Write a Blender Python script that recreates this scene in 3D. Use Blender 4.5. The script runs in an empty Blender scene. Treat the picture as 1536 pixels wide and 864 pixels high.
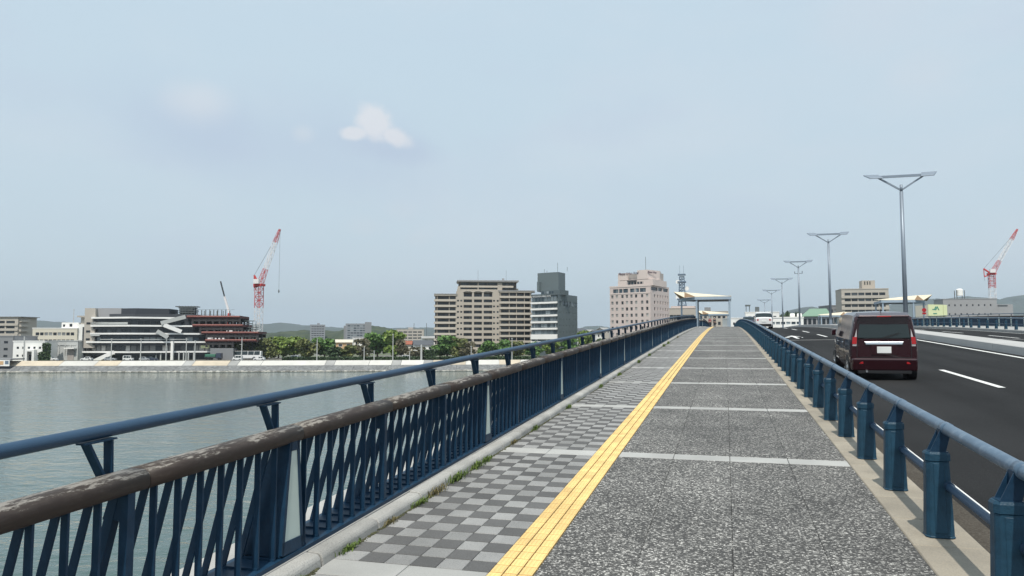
import bpy, bmesh, math, random
from mathutils import Vector, Matrix, noise
RND = random.Random(11)
sc = bpy.context.scene
COL = sc.collection
rad = math.radians

# ------------------------------------------------------------------ camera, sky, sun, exposure
F = 1120.0                                   # focal length in photo pixels (1536 wide)
YAW, PITCH, EYE = rad(15.95), rad(3.98), 1.75
cam = bpy.data.cameras.new('camera'); camo = bpy.data.objects.new('camera', cam); COL.objects.link(camo)
cam.sensor_width = 36.0; cam.lens = F / 1536 * 36; cam.clip_start = 0.05; cam.clip_end = 30000
camo.location = (0, 0, EYE); camo.rotation_euler = (math.pi/2 + PITCH, 0, YAW)
sc.camera = camo
SUN_EL, SUN_AZ = rad(60), rad(171)           # azimuth clockwise from +Y: behind the camera, slightly right
S = Vector((math.sin(SUN_AZ)*math.cos(SUN_EL), math.cos(SUN_AZ)*math.cos(SUN_EL), math.sin(SUN_EL)))
sun = bpy.data.lights.new('sun', 'SUN'); suno = bpy.data.objects.new('sun', sun); COL.objects.link(suno)
sun.energy = 4.2; sun.angle = rad(0.8); sun.color = (1.0, 0.945, 0.85)
suno.rotation_euler = S.to_track_quat('Z', 'Y').to_euler()

W = bpy.data.worlds.new('World'); sc.world = W; W.use_nodes = True
nt = W.node_tree; nt.nodes.clear()
def wn(t, **k):
    n = nt.nodes.new(t)
    for a, b in k.items(): setattr(n, a, b)
    return n
def wmath(op, a, b=None, c=None):
    n = wn('ShaderNodeMath', operation=op)
    for i, v in enumerate((a, b, c)):
        if v is None: continue
        if isinstance(v, (int, float)): n.inputs[i].default_value = v
        else: nt.links.new(v, n.inputs[i])
    return n.outputs[0]
sky = wn('ShaderNodeTexSky'); sky.sky_type = 'NISHITA'; sky.sun_disc = False
sky.sun_elevation = SUN_EL; sky.sun_rotation = SUN_AZ; sky.dust_density = 2.5; sky.air_density = 1.0
tc = wn('ShaderNodeTexCoord'); DIR = tc.outputs['Generated']
def wdot(v):
    n = wn('ShaderNodeVectorMath', operation='DOT_PRODUCT'); n.inputs[1].default_value = v
    nt.links.new(DIR, n.inputs[0]); return n.outputs['Value']
def wmix(fac, a, b):
    n = wn('ShaderNodeMix', data_type='RGBA')
    for i, v in ((0, fac), (6, a), (7, b)):
        if isinstance(v, (int, float)): n.inputs[i].default_value = v
        elif isinstance(v, tuple): n.inputs[i].default_value = (*v, 1)
        else: nt.links.new(v, n.inputs[i])
    return n.outputs[2]
def wnoise(scale, detail=4, rough=.5, sx=1, sz=1):
    m = wn('ShaderNodeMapping'); m.inputs['Scale'].default_value = (sx, sx, sz); nt.links.new(DIR, m.inputs['Vector'])
    n = wn('ShaderNodeTexNoise'); n.inputs['Scale'].default_value = scale; n.inputs['Detail'].default_value = detail
    n.inputs['Roughness'].default_value = rough; nt.links.new(m.outputs[0], n.inputs['Vector']); return n.outputs['Fac']
def wrange(v, a, b, c=0., d=1.):
    n = wn('ShaderNodeMapRange', interpolation_type='SMOOTHSTEP'); nt.links.new(v, n.inputs[0])
    for i, q in enumerate((a, b, c, d)): n.inputs[i+1].default_value = q
    return n.outputs[0]
# thin high overcast (even veil) over the clear sky, all round
SKY_STRENGTH = 0.10
sv = wn('ShaderNodeVectorMath', operation='SCALE'); sv.inputs['Scale'].default_value = SKY_STRENGTH
nt.links.new(sky.outputs[0], sv.inputs[0])
elev = wdot((0, 0, 1))
veil = wmix(wrange(elev, .0, .5), (.645, .775, .855), (.635, .79, .90))
base = wmix(0.86, sv.outputs[0], veil)
thin = wrange(wnoise(2.2, 5, .55, 1, 2.6), .42, .72)
base = wmix(wmath('MULTIPLY', thin, .38), base, (.70, .755, .83))
thin2 = wrange(wnoise(3.1, 4, .5, 1, 3.2), .50, .70)
base = wmix(wmath('MULTIPLY', thin2, .26), base, (.56, .64, .78))
# basis of the photograph's view, used only to aim clouds at their compass direction
FW = Vector((-math.sin(YAW)*math.cos(PITCH), math.cos(YAW)*math.cos(PITCH), math.sin(PITCH)))
RT = Vector((math.cos(YAW), math.sin(YAW), 0)); UP = RT.cross(FW)
def ray(u, v): return (FW*F + RT*(u-768) + UP*(432-v)).normalized()
def cloud(u, v, rx, ry, soft, wob, tilt=0.):
    c = ray(u, v); r = c.cross(Vector((0, 0, 1))).normalized(); t = r.cross(c)
    r, t = r*math.cos(tilt)+t*math.sin(tilt), t*math.cos(tilt)-r*math.sin(tilt)
    x = wmath('DIVIDE', wdot(r), rx); y = wmath('DIVIDE', wdot(t), ry)
    d = wmath('SQRT', wmath('ADD', wmath('MULTIPLY', x, x), wmath('MULTIPLY', y, y)))
    d = wmath('ADD', d, wmath('MULTIPLY', wmath('SUBTRACT', wob, .5), 1.5))
    front = wrange(wdot(c), .5, .8)
    return wmath('MULTIPLY', wrange(d, 1.0+soft, 1.0-soft), front)
wob = wnoise(34, 6, .62); wob2 = wnoise(9, 4, .55)
for (u, v, rx, ry, s, tl, amt, colr) in [
        (440, 215, .19, .050, .8, -.15, .42, (.50, .60, .755)), (590, 222, .055, .018, .7, -.1, .55, (.49, .585, .74)),
        (310, 190, .055, .030, .8, 0, .36, (.50, .60, .755)),
        (300, 150, .034, .022, .7, 0, .5, (.74, .78, .83)), (453, 200, .013, .010, .7, 0, .35, (.74, .78, .83)),
        (548, 340, .022, .012, .8, 0, .25, (.68, .73, .79)), (600, 316, .020, .012, .8, 0, .22, (.68, .73, .79)),
        (630, 357, .014, .008, .8, .3, .25, (.68, .73, .79)), (1310, 20, .06, .04, .8, 0, .35, (.67, .72, .80)),
        (1380, 110, .03, .02, .8, 0, .25, (.68, .73, .80))]:
    base = wmix(wmath('MULTIPLY', cloud(u, v, rx, ry, s, wob2, tl), amt), base, colr)
m1 = cloud(562, 184, .024, .019, .42, wob, -.5); m2 = cloud(592, 204, .022, .0105, .45, wob, -.4); m3 = cloud(532, 200, .018, .0085, .45, wob, .1)
mm = wmath('MAXIMUM', wmath('MAXIMUM', m1, m2), m3)
base = wmix(wmath('MULTIPLY', mm, .8), base, (.80, .815, .855))
bg = wn('ShaderNodeBackground'); nt.links.new(base, bg.inputs['Color']); bg.inputs['Strength'].default_value = 1.0
wo = wn('ShaderNodeOutputWorld'); nt.links.new(bg.outputs[0], wo.inputs['Surface'])

vs = sc.view_settings; vs.view_transform = 'Standard'; vs.look = 'None'; vs.gamma = 1; vs.use_curve_mapping = False; vs.exposure = 0.0
sc.cycles.use_denoising = True
sc.cycles.max_bounces = 6; sc.cycles.diffuse_bounces = 3; sc.cycles.glossy_bounces = 3; sc.cycles.transmission_bounces = 4
sc.cycles.volume_bounces = 0; sc.cycles.transparent_max_bounces = 6

# ------------------------------------------------------------------ helpers
def at(u, D, z=None, v=None):
    """World point for photo column u at forward distance D; height z, or the height photo row v has there."""
    l = (u-768)/F*D
    if z is None: z = EYE + (510-v)/F*D
    return Vector((-math.sin(YAW)*D + math.cos(YAW)*l, math.cos(YAW)*D + math.sin(YAW)*l, z))
def hgt(v, D): return EYE + (510-v)/F*D

class MB:
    def __init__(s): s.v = []; s.f = []; s.m = []; s.mi = 0
    def add(s, vs, fs):
        n = len(s.v); s.v += [tuple(p) for p in vs]; s.f += [tuple(i+n for i in f) for f in fs]; s.m += [s.mi]*len(fs); return s
    def box(s, x0, x1, y0, y1, z0, z1):
        return s.hexa([(x0,y0,z0),(x1,y0,z0),(x1,y1,z0),(x0,y1,z0),(x0,y0,z1),(x1,y0,z1),(x1,y1,z1),(x0,y1,z1)])
    def hexa(s, p): return s.add(p, [(3,2,1,0),(4,5,6,7),(0,1,5,4),(1,2,6,5),(2,3,7,6),(3,0,4,7)])
    def quad(s, a, b, c, d): return s.add([a,b,c,d], [(0,1,2,3)])
    def bar(s, p, q, w, h=None, up=(0,0,1)):
        p = Vector(p); q = Vector(q); h = h or w; d = (q-p).normalized(); u = Vector(up)
        if abs(d.dot(u)) > .98: u = Vector((0,1,0)) if abs(d.y) < .9 else Vector((1,0,0))
        r = d.cross(u).normalized()*w/2; t = r.cross(d).normalized()*h/2
        return s.hexa([p-r-t, p+r-t, p+r+t, p-r+t, q-r-t, q+r-t, q+r+t, q-r+t])
    def tube(s, p, q, r0, r1=None, n=10, caps=True):
        p = Vector(p); q = Vector(q); r1 = r0 if r1 is None else r1
        d = (q-p).normalized(); u = Vector((0,0,1)) if abs(d.z) < .95 else Vector((1,0,0))
        a = d.cross(u).normalized(); b = a.cross(d)
        vs = [c + (a*math.cos(t)+b*math.sin(t))*r for c, r in ((p,r0),(q,r1)) for t in [2*math.pi*i/n for i in range(n)]]
        fs = [(i, i+n, (i+1)%n+n, (i+1)%n) for i in range(n)]
        if caps: fs += [tuple(range(n)), tuple(range(2*n-1, n-1, -1))]
        return s.add(vs, fs)
    def sweep(s, pts, ra, rb=None, n=12, caps=True, sq=1.0):
        """elliptical tube through pts; ra sideways, rb upwards"""
        rb = rb or ra; pts = [Vector(p) for p in pts]; vs = []
        for i, p in enumerate(pts):
            d = (pts[min(i+1, len(pts)-1)] - pts[max(i-1, 0)]).normalized()
            a = d.cross(Vector((0,0,1))).normalized(); b = a.cross(d)
            cs = [(math.cos(2*math.pi*k/n), math.sin(2*math.pi*k/n)) for k in range(n)]
            vs += [p + a*ra*math.copysign(abs(c)**sq, c) + b*rb*math.copysign(abs(q)**sq, q) for c, q in cs]
        fs = [(j*n+i, (j+1)*n+i, (j+1)*n+(i+1)%n, j*n+(i+1)%n) for j in range(len(pts)-1) for i in range(n)]
        if caps: fs += [tuple(range(n)), tuple(range(len(vs)-1, len(vs)-n-1, -1))]
        return s.add(vs, fs)
    def prism(s, poly, d):
        """poly: 3-D points of a planar outline, d: thickness vector"""
        d = Vector(d); n = len(poly); a = [Vector(p) for p in poly]
        return s.add(a + [p+d for p in a], [tuple(range(n-1,-1,-1)), tuple(range(n, 2*n))] + [(i,(i+1)%n,(i+1)%n+n,i+n) for i in range(n)])
    def ball(s, c, rx, ry, rz, nu=10, nv=6):
        c = Vector(c); vs = [c+Vector((0,0,-rz))]
        for j in range(1, nv):
            t = -math.pi/2 + math.pi*j/nv
            vs += [c+Vector((rx*math.cos(t)*math.cos(2*math.pi*i/nu), ry*math.cos(t)*math.sin(2*math.pi*i/nu), rz*math.sin(t))) for i in range(nu)]
        vs.append(c+Vector((0,0,rz))); fs = [(0, 1+(i+1)%nu, 1+i) for i in range(nu)]
        for j in range(nv-2): fs += [(1+j*nu+i, 1+j*nu+(i+1)%nu, 1+(j+1)*nu+(i+1)%nu, 1+(j+1)*nu+i) for i in range(nu)]
        b = 1+(nv-2)*nu; fs += [(b+i, b+(i+1)%nu, len(vs)-1) for i in range(nu)]
        return s.add(vs, fs)
    def mesh(s, name, mats, smooth=False, fix=True):
        me = bpy.data.meshes.new(name); me.from_pydata(s.v, [], s.f)
        for m in (mats if isinstance(mats, (list, tuple)) else [mats]): me.materials.append(m)
        if any(s.m): me.polygons.foreach_set('material_index', s.m)
        if fix:
            bm = bmesh.new(); bm.from_mesh(me); bmesh.ops.recalc_face_normals(bm, faces=bm.faces[:]); bm.to_mesh(me); bm.free()
        if smooth: me.shade_smooth()
        me.update(); return me
    def build(s, name, mats, parent=None, smooth=False, bevel=0, seg=2, fix=True):
        return link(name, s.mesh(name, mats, smooth, fix), parent, bevel=bevel, seg=seg)

def link(name, me, parent=None, loc=None, rot=None, scale=None, bevel=0, seg=2):
    o = bpy.data.objects.new(name, me); COL.objects.link(o)
    if parent: o.parent = parent
    if loc is not None: o.location = loc
    if rot is not None: o.rotation_euler = rot
    if scale is not None: o.scale = scale
    if bevel:
        b = o.modifiers.new('bevel', 'BEVEL'); b.width = bevel; b.segments = seg; b.limit_method = 'ANGLE'; b.angle_limit = rad(35)
        b.harden_normals = False
    return o
def tag(o, label, cat, group=None):
    o['label'] = label; o['category'] = cat
    if group: o['group'] = group
    return o
def struct(o): o['kind'] = 'structure'; return o
def stuff(o): o['kind'] = 'stuff'; return o
def thing(name, label, cat, loc=(0,0,0), rz=0, group=None):
    o = bpy.data.objects.new(name, None); COL.objects.link(o); o.location = loc; o.rotation_euler = (0,0,rz)
    o.empty_display_size = .2
    return tag(o, label, cat, group)
def tree_copy(o, loc, rz=None, label=None, scale=None, group=None):
    r = o.copy(); COL.objects.link(r); r.location = loc
    if rz is not None: r.rotation_euler = (0,0,rz)
    if scale is not None: r.scale = (scale,)*3 if isinstance(scale, (int, float)) else scale
    if label: r['label'] = label
    if group: r['group'] = group
    for ch in list(o.children):
        c = ch.copy(); COL.objects.link(c); c.parent = r
        for g in list(ch.children):
            d = g.copy(); COL.objects.link(d); d.parent = c
    return r
def text_mesh(txt, size, mat, depth=.02, shear=0):
    cu = bpy.data.curves.new('lettering', 'FONT'); cu.body = txt; cu.size = size; cu.extrude = depth; cu.shear = shear
    o = bpy.data.objects.new('lettering', cu); COL.objects.link(o)
    dg = bpy.context.evaluated_depsgraph_get(); dg.update()
    me = bpy.data.meshes.new_from_object(o.evaluated_get(dg)); bpy.data.objects.remove(o)
    me.materials.clear(); me.materials.append(mat); return me

# ------------------------------------------------------------------ materials
def mat(name, base, rough=.6, metal=0., var=.12, scale=3., bump=0., bscale=40., orand=0., irand=0., spec=.5, coat=0., alt=None, altfac=(.5,.6), altscale=None):
    m = bpy.data.materials.new(name); m.use_nodes = True; t = m.node_tree; b = t.nodes['Principled BSDF']
    b.inputs['Roughness'].default_value = rough; b.inputs['Metallic'].default_value = metal
    b.inputs['Specular IOR Level'].default_value = spec; b.inputs['Coat Weight'].default_value = coat
    N = lambda ty: t.nodes.new(ty)
    pos = N('ShaderNodeNewGeometry')
    def nz(sc_, det=5):
        n = N('ShaderNodeTexNoise'); n.inputs['Scale'].default_value = sc_; n.inputs['Detail'].default_value = det
        t.links.new(pos.outputs['Position'], n.inputs['Vector']); return n.outputs['Fac']
    def mth(op, a, b_):
        n = N('ShaderNodeMath'); n.operation = op
        for i, v in enumerate((a, b_)):
            if isinstance(v, (int, float)): n.inputs[i].default_value = v
            else: t.links.new(v, n.inputs[i])
        return n.outputs[0]
    fac = mth('ADD', mth('MULTIPLY', mth('SUBTRACT', nz(scale), .5), var*3.0), 1.0)
    if orand:
        oi = N('ShaderNodeObjectInfo'); fac = mth('MULTIPLY', fac, mth('ADD', mth('MULTIPLY', mth('SUBTRACT', oi.outputs['Random'], .5), 2*orand), 1.0))
    if irand: fac = mth('MULTIPLY', fac, mth('ADD', mth('MULTIPLY', mth('SUBTRACT', pos.outputs['Random Per Island'], .5), 2*irand), 1.0))
    col = None
    if alt:
        r = N('ShaderNodeMapRange'); r.inputs[1].default_value, r.inputs[2].default_value = altfac
        t.links.new(nz(altscale or scale*2, 8), r.inputs[0])
        mx = N('ShaderNodeMix'); mx.data_type = 'RGBA'; mx.inputs[6].default_value = (*base, 1); mx.inputs[7].default_value = (*alt, 1)
        t.links.new(r.outputs[0], mx.inputs[0]); col = mx.outputs[2]
    vm = N('ShaderNodeVectorMath'); vm.operation = 'SCALE'; vm.inputs[0].default_value = base
    if col: t.links.new(col, vm.inputs[0])
    t.links.new(fac, vm.inputs['Scale']); t.links.new(vm.outputs[0], b.inputs['Base Color'])
    if bump:
        bp = N('ShaderNodeBump'); bp.inputs['Strength'].default_value = min(1, bump); bp.inputs['Distance'].default_value = .01
        t.links.new(nz(bscale, 3), bp.inputs['Height']); t.links.new(bp.outputs[0], b.inputs['Normal'])
    return m
M = {}
M['blue'] = mat('blue_paint', (.006,.029,.062), .5, .0, .10, 6, .12, 60, spec=.3, alt=(.009,.037,.076), altfac=(.4,.7))
M['teal'] = mat('teal_blue_paint', (.011,.050,.088), .5, 0, .22, 7, .25, 90, alt=(.008,.037,.066), altfac=(.45,.65), altscale=14, spec=.35)
M['pipe'] = mat('rail_blue_paint', (.022,.058,.110), .5, .0, .12, 4, .1, 40)
M['railtop'] = mat('worn_rail_paint', (.075,.125,.185), .36, 0, .12, 5, .15, 70, alt=(.15,.20,.26), altfac=(.5,.75))
M['granite'] = mat('pale_granite', (.38,.378,.362), .8, 0, .22, 1.6, .3, 150, .10, alt=(.33,.33,.32), altfac=(.45,.6), altscale=160)
M['kerb'] = mat('kerb_granite', (.36,.355,.335), .85, 0, .26, 2.6, .5, 120, .10, alt=(.26,.255,.245), altfac=(.5,.66), altscale=90)
M['beige'] = mat('beige_granite', (.30,.265,.21), .85, 0, .24, 2.4, .3, 150, .10, alt=(.25,.225,.185), altfac=(.45,.65), altscale=80)
M['tile_dark'] = mat('dark_paving', (.092,.091,.090), .85, 0, .15, 2.0, .4, 160, .16, .16, alt=(.12,.12,.12), altfac=(.5,.62), altscale=120)
M['tile_light'] = mat('light_paving', (.265,.264,.258), .85, 0, .2, 2.0, .4, 160, .14, .14, alt=(.20,.20,.20), altfac=(.5,.6), altscale=110)
M['joint'] = mat('paving_joint', (.045,.042,.038), .95, 0, .2, 6)
M['yellow'] = mat('tactile_yellow', (.70,.49,.20), .8, 0, .18, 2.5, .2, 90, .10, .10, alt=(.62,.44,.19), altfac=(.5,.72), altscale=25)
M['concrete'] = mat('concrete', (.33,.325,.31), .9, 0, .16, .8, .3, 60)
M['concrete_dark'] = mat('stained_concrete', (.055,.047,.038), .95, 0, .2, 2.5, .5, 80, spec=.2, alt=(.085,.075,.062), altfac=(.45,.6), altscale=50)
M['white_line'] = mat('road_paint', (.72,.72,.70), .7, 0, .08, 3, .2, 150, alt=(.5,.5,.49), altfac=(.58,.72), altscale=30)
M['asphalt'] = mat('asphalt', (.013,.0132,.0138), .9, 0, .22, .35, .7, 120, spec=.15, alt=(.032,.032,.033), altfac=(.45,.7), altscale=90)
M['median'] = mat('median_concrete', (.40,.395,.385), .85, 0, .12, .7, .2, 60)
M['lamp'] = mat('galvanised_grey', (.22,.26,.31), .45, .3, .08, 1.5)
M['lamp_dark'] = mat('lamp_lens', (.05,.06,.08), .4)
M['frosted'] = mat('frosted_panel', (.50,.58,.54), .35, 0, .05, 3)
M['canopy'] = mat('cream_canopy', (.70,.62,.47), .7, 0, .06, .5)
M['soffit'] = mat('wood_soffit', (.22,.135,.065), .7, 0, .15, 3)
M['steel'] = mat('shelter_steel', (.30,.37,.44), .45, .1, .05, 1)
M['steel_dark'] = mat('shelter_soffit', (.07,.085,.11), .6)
M['rubber'] = mat('tyre_rubber', (.012,.012,.013), .85)
M['chrome'] = mat('chrome', (.65,.66,.68), .22, .9, 0)
M['glass_dark'] = mat('vehicle_glass', (.012,.022,.024), .08, 0, 0, spec=.6)
M['maroon'] = mat('maroon_paint', (.028,.005,.009), .25, .2, .03, 2, coat=.6)
M['black'] = mat('black_plastic', (.012,.012,.014), .5)
M['silver'] = mat('silver_paint', (.45,.46,.48), .3, .5, .03, 2, coat=.5)
M['white_car'] = mat('white_car_paint', (.70,.70,.70), .3, 0, .03, 2, coat=.5)
M['blue_car'] = mat('dark_blue_paint', (.03,.04,.07), .3, 0, .03, 2, coat=.5)
M['red_lens'] = mat('red_lens', (.35,.012,.015), .25)
M['clear_lens'] = mat('clear_lens', (.45,.42,.43), .2)
M['plate'] = mat('number_plate', (.72,.73,.72), .5)

# brown hand rail, paint flaking off along the grain
def brown_rail():
    m = bpy.data.materials.new('flaking_brown_rail'); m.use_nodes = True; t = m.node_tree; b = t.nodes['Principled BSDF']; N = lambda ty: t.nodes.new(ty); L = t.links.new
    g = N('ShaderNodeNewGeometry'); mp = N('ShaderNodeMapping'); mp.inputs['Scale'].default_value = (1, .22, 1); L(g.outputs['Position'], mp.inputs[0])
    def nz(s, d, r, src=mp.outputs[0]):
        n = N('ShaderNodeTexNoise'); n.inputs['Scale'].default_value = s; n.inputs['Detail'].default_value = d; n.inputs['Roughness'].default_value = r; L(src, n.inputs['Vector']); return n.outputs['Fac']
    def mth(op, a, b_, c=None):
        n = N('ShaderNodeMath'); n.operation = op
        for i, v in enumerate((a, b_)):
            if isinstance(v, (int, float)): n.inputs[i].default_value = v
            else: L(v, n.inputs[i])
        return n.outputs[0]
    sep = N('ShaderNodeSeparateXYZ'); L(g.outputs['Normal'], sep.inputs[0])
    top = mth('MULTIPLY', mth('SUBTRACT', sep.outputs['Z'], .45), .16)
    s = mth('ADD', mth('ADD', mth('MULTIPLY', nz(30, 10, .78), .80), mth('MULTIPLY', nz(1.6, 3, .5, g.outputs['Position']), .40)), top)
    r = N('ShaderNodeMapRange'); L(s, r.inputs[0]); r.inputs[1].default_value = .668; r.inputs[2].default_value = .695
    r2 = N('ShaderNodeMapRange'); L(s, r2.inputs[0]); r2.inputs[1].default_value = .54; r2.inputs[2].default_value = .68; r2.inputs[4].default_value = .5
    c1 = N('ShaderNodeMix'); c1.data_type = 'RGBA'; c1.inputs[6].default_value = (.026,.016,.012,1); c1.inputs[7].default_value = (.070,.056,.046,1); L(r2.outputs[0], c1.inputs[0])
    c2 = N('ShaderNodeMix'); c2.data_type = 'RGBA'; L(c1.outputs[2], c2.inputs[6]); c2.inputs[7].default_value = (.24,.22,.195,1); L(r.outputs[0], c2.inputs[0])
    L(c2.outputs[2], b.inputs['Base Color']); b.inputs['Roughness'].default_value = .62
    bp = N('ShaderNodeBump'); bp.inputs['Strength'].default_value = .6; bp.inputs['Distance'].default_value = .004; bp.invert = True; L(r.outputs[0], bp.inputs['Height']); L(bp.outputs[0], b.inputs['Normal'])
    return m
M['brown'] = brown_rail()
# exposed aggregate: pale and dark chips in a dark matrix
def aggregate():
    m = bpy.data.materials.new('exposed_aggregate'); m.use_nodes = True; t = m.node_tree; b = t.nodes['Principled BSDF']; N = lambda ty: t.nodes.new(ty); L = t.links.new
    g = N('ShaderNodeNewGeometry'); v = N('ShaderNodeTexVoronoi'); v.inputs['Scale'].default_value = 72; v.inputs['Randomness'].default_value = 1
    n0 = N('ShaderNodeTexNoise'); n0.inputs['Scale'].default_value = 90; n0.inputs['Detail'].default_value = 1; L(g.outputs['Position'], n0.inputs['Vector'])
    ad = N('ShaderNodeVectorMath'); ad.operation = 'MULTIPLY_ADD'; ad.inputs[1].default_value = (.02,.02,.02); L(n0.outputs['Color'], ad.inputs[0]); L(g.outputs['Position'], ad.inputs[2])
    L(ad.outputs[0], v.inputs['Vector'])
    sp = N('ShaderNodeSeparateColor'); L(v.outputs['Color'], sp.inputs[0])
    cr = N('ShaderNodeValToRGB'); e = cr.color_ramp.elements; e[0].position = 0; e[0].color = (.050,.048,.046,1); e[1].position = 1; e[1].color = (.66,.64,.60,1)
    for p, c in ((.30,(.060,.058,.055,1)), (.55,(.12,.117,.11,1)), (.72,(.20,.195,.183,1)), (.86,(.40,.39,.365,1))): x = e.new(p); x.color = c
    L(sp.outputs[0], cr.inputs[0])
    rr = N('ShaderNodeMapRange'); L(v.outputs['Distance'], rr.inputs[0]); rr.inputs[1].default_value = .5; rr.inputs[2].default_value = .8
    mx = N('ShaderNodeMix'); mx.data_type = 'RGBA'; L(rr.outputs[0], mx.inputs[0]); L(cr.outputs[0], mx.inputs[6]); mx.inputs[7].default_value = (.055,.052,.05,1)
    n = N('ShaderNodeTexNoise'); n.inputs['Scale'].default_value = 1.3; n.inputs['Detail'].default_value = 4; L(g.outputs['Position'], n.inputs['Vector'])
    r2 = N('ShaderNodeMapRange'); L(n.outputs['Fac'], r2.inputs[0]); r2.inputs[1].default_value = .3; r2.inputs[2].default_value = .7; r2.inputs[3].default_value = .66; r2.inputs[4].default_value = 1.05
    oi = N('ShaderNodeObjectInfo'); r3 = N('ShaderNodeMapRange'); L(oi.outputs['Random'], r3.inputs[0]); r3.inputs[3].default_value = .88; r3.inputs[4].default_value = 1.06
    ml = N('ShaderNodeMath'); ml.operation = 'MULTIPLY'; L(r2.outputs[0], ml.inputs[0]); L(r3.outputs[0], ml.inputs[1])
    vm = N('ShaderNodeVectorMath'); vm.operation = 'SCALE'; L(mx.outputs[2], vm.inputs[0]); L(ml.outputs[0], vm.inputs['Scale'])
    L(vm.outputs[0], b.inputs['Base Color']); b.inputs['Roughness'].default_value = .8
    bp = N('ShaderNodeBump'); bp.inputs['Strength'].default_value = .5; bp.inputs['Distance'].default_value = .004; bp.invert = True; L(v.outputs['Distance'], bp.inputs['Height']); L(bp.outputs[0], b.inputs['Normal'])
    return m
M['aggregate'] = aggregate()
def worn_asphalt(m):
    # tyre-polished lanes: long streaks of slightly paler stone
    t = m.node_tree; b = t.nodes['Principled BSDF']; src = b.inputs['Base Color'].links[0].from_socket; g = t.nodes.new('ShaderNodeNewGeometry'); k = None
    for sx, sy, a, c in ((.9,.03,.75,1.45), (.25,.12,.85,1.2)):
        mp = t.nodes.new('ShaderNodeMapping'); mp.inputs['Scale'].default_value = (sx, sy, 1); t.links.new(g.outputs['Position'], mp.inputs[0])
        n = t.nodes.new('ShaderNodeTexNoise'); n.inputs['Scale'].default_value = 1.0; n.inputs['Detail'].default_value = 4; t.links.new(mp.outputs[0], n.inputs['Vector'])
        r = t.nodes.new('ShaderNodeMapRange'); r.inputs[1].default_value = .32; r.inputs[2].default_value = .68; r.inputs[3].default_value = a; r.inputs[4].default_value = c; t.links.new(n.outputs['Fac'], r.inputs[0])
        v = t.nodes.new('ShaderNodeVectorMath'); v.operation = 'SCALE'; t.links.new(src, v.inputs[0]); t.links.new(r.outputs[0], v.inputs['Scale']); src = v.outputs[0]
    t.links.new(src, b.inputs['Base Color'])
worn_asphalt(M['asphalt'])
def water_mat():
    m = bpy.data.materials.new('lake_water'); m.use_nodes = True; t = m.node_tree; b = t.nodes['Principled BSDF']; N = lambda ty: t.nodes.new(ty); L = t.links.new
    b.inputs['Base Color'].default_value = (.045,.085,.076,1); b.inputs['Roughness'].default_value = .04; b.inputs['IOR'].default_value = 1.45
    g = N('ShaderNodeNewGeometry'); hs = None
    for s, a, sx, sy in ((.27, 1.5, .75, 1.4), (.75, .70, .8, 1.4), (.06, 1.8, .8, 1.6), (2.2, .25, 1, 1.2)):
        mp = N('ShaderNodeMapping'); mp.inputs['Scale'].default_value = (sx, sy, 1); mp.inputs['Rotation'].default_value = (0, 0, .35); L(g.outputs['Position'], mp.inputs[0])
        n = N('ShaderNodeTexNoise'); n.inputs['Scale'].default_value = s; n.inputs['Detail'].default_value = 3; n.inputs['Roughness'].default_value = .55; L(mp.outputs[0], n.inputs['Vector'])
        k = N('ShaderNodeMath'); k.operation = 'MULTIPLY_ADD'; L(n.outputs['Fac'], k.inputs[0]); k.inputs[1].default_value = a
        if hs: L(hs, k.inputs[2])
        else: k.inputs[2].default_value = 0
        hs = k.outputs[0]
    bp = N('ShaderNodeBump'); bp.inputs['Strength'].default_value = 1; bp.inputs['Distance'].default_value = .17; L(hs, bp.inputs['Height']); L(bp.outputs[0], b.inputs['Normal'])
    return m
M['water'] = water_mat()

# ------------------------------------------------------------------ water, land
WATER_Z, LAND_Z = -9.25, -5.9
def camxy(l, d): return Vector((-math.sin(YAW)*d + math.cos(YAW)*l, math.cos(YAW)*d + math.sin(YAW)*l, 0))
mb = MB(); q = [camxy(*p) for p in ((-6000,-600),(6000,-600),(6000,320),(-6000,320))]
mb.quad(*[(p.x, p.y, WATER_Z) for p in q])
struct(mb.build('lake_water', M['water']))
SHORE = [(-3000, 262), (-190, 262), (-120, 264), (-60, 270), (0, 278), (60, 286), (3000, 300)]   # (sideways, forward) of the bank top
M['land'] = mat('town_ground', (.16,.155,.14), .95, 0, .25, .02, alt=(.10,.12,.06), altfac=(.45,.6), altscale=.03)
mb = MB(); n = len(SHORE)
vs = [camxy(l, d) for l, d in SHORE] + [camxy(l*(3 if abs(l) > 1000 else 1), 9000) for l, d in SHORE]
mb.add([(p.x, p.y, LAND_Z) for p in vs], [(i, i+1, n+i+1, n+i) for i in range(n-1)])
struct(mb.build('town_ground', M['land']))
# revetment: rubble toe, stone lower slope, pale slabs above
def shore_d(l):
    for (a, da), (b, db) in zip(SHORE, SHORE[1:]):
        if a <= l <= b: return da + (db-da)*(l-a)/(b-a)
M['stone'] = mat('revetment_stone', (.19,.195,.195), .95, 0, .3, .25, .5, 3, alt=(.12,.125,.125), altfac=(.45,.6), altscale=1.2)
M['slab_white'] = mat('white_slab', (.52,.51,.475), .9, 0, .12, .3, orand=.08)
M['slab_cream'] = mat('cream_slab', (.47,.41,.32), .9, 0, .2, .3, orand=.1)
M['slab_grey'] = mat('grey_slab', (.32,.32,.31), .9, 0, .2, .3, orand=.1)
rev = thing('revetment', 'long sloping stone and pale concrete embankment along the lake shore', 'embankment')
def rev_piece(name, l0, l1, o0, z0, o1, z1, m, th=.4):
    pts = []
    for l in (l0, l1):
        for o, z in ((o0, z0), (o1, z1)): p = camxy(l, shore_d(l)+o); pts.append((p.x, p.y, z))
    b = MB(); a, b1, c, d = pts
    lo = [(x, y, z-th) for x, y, z in (a, c, d, b1)]
    return b.hexa(lo + [a, c, d, b1]).build(name, m, rev)
l = -260.
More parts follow.
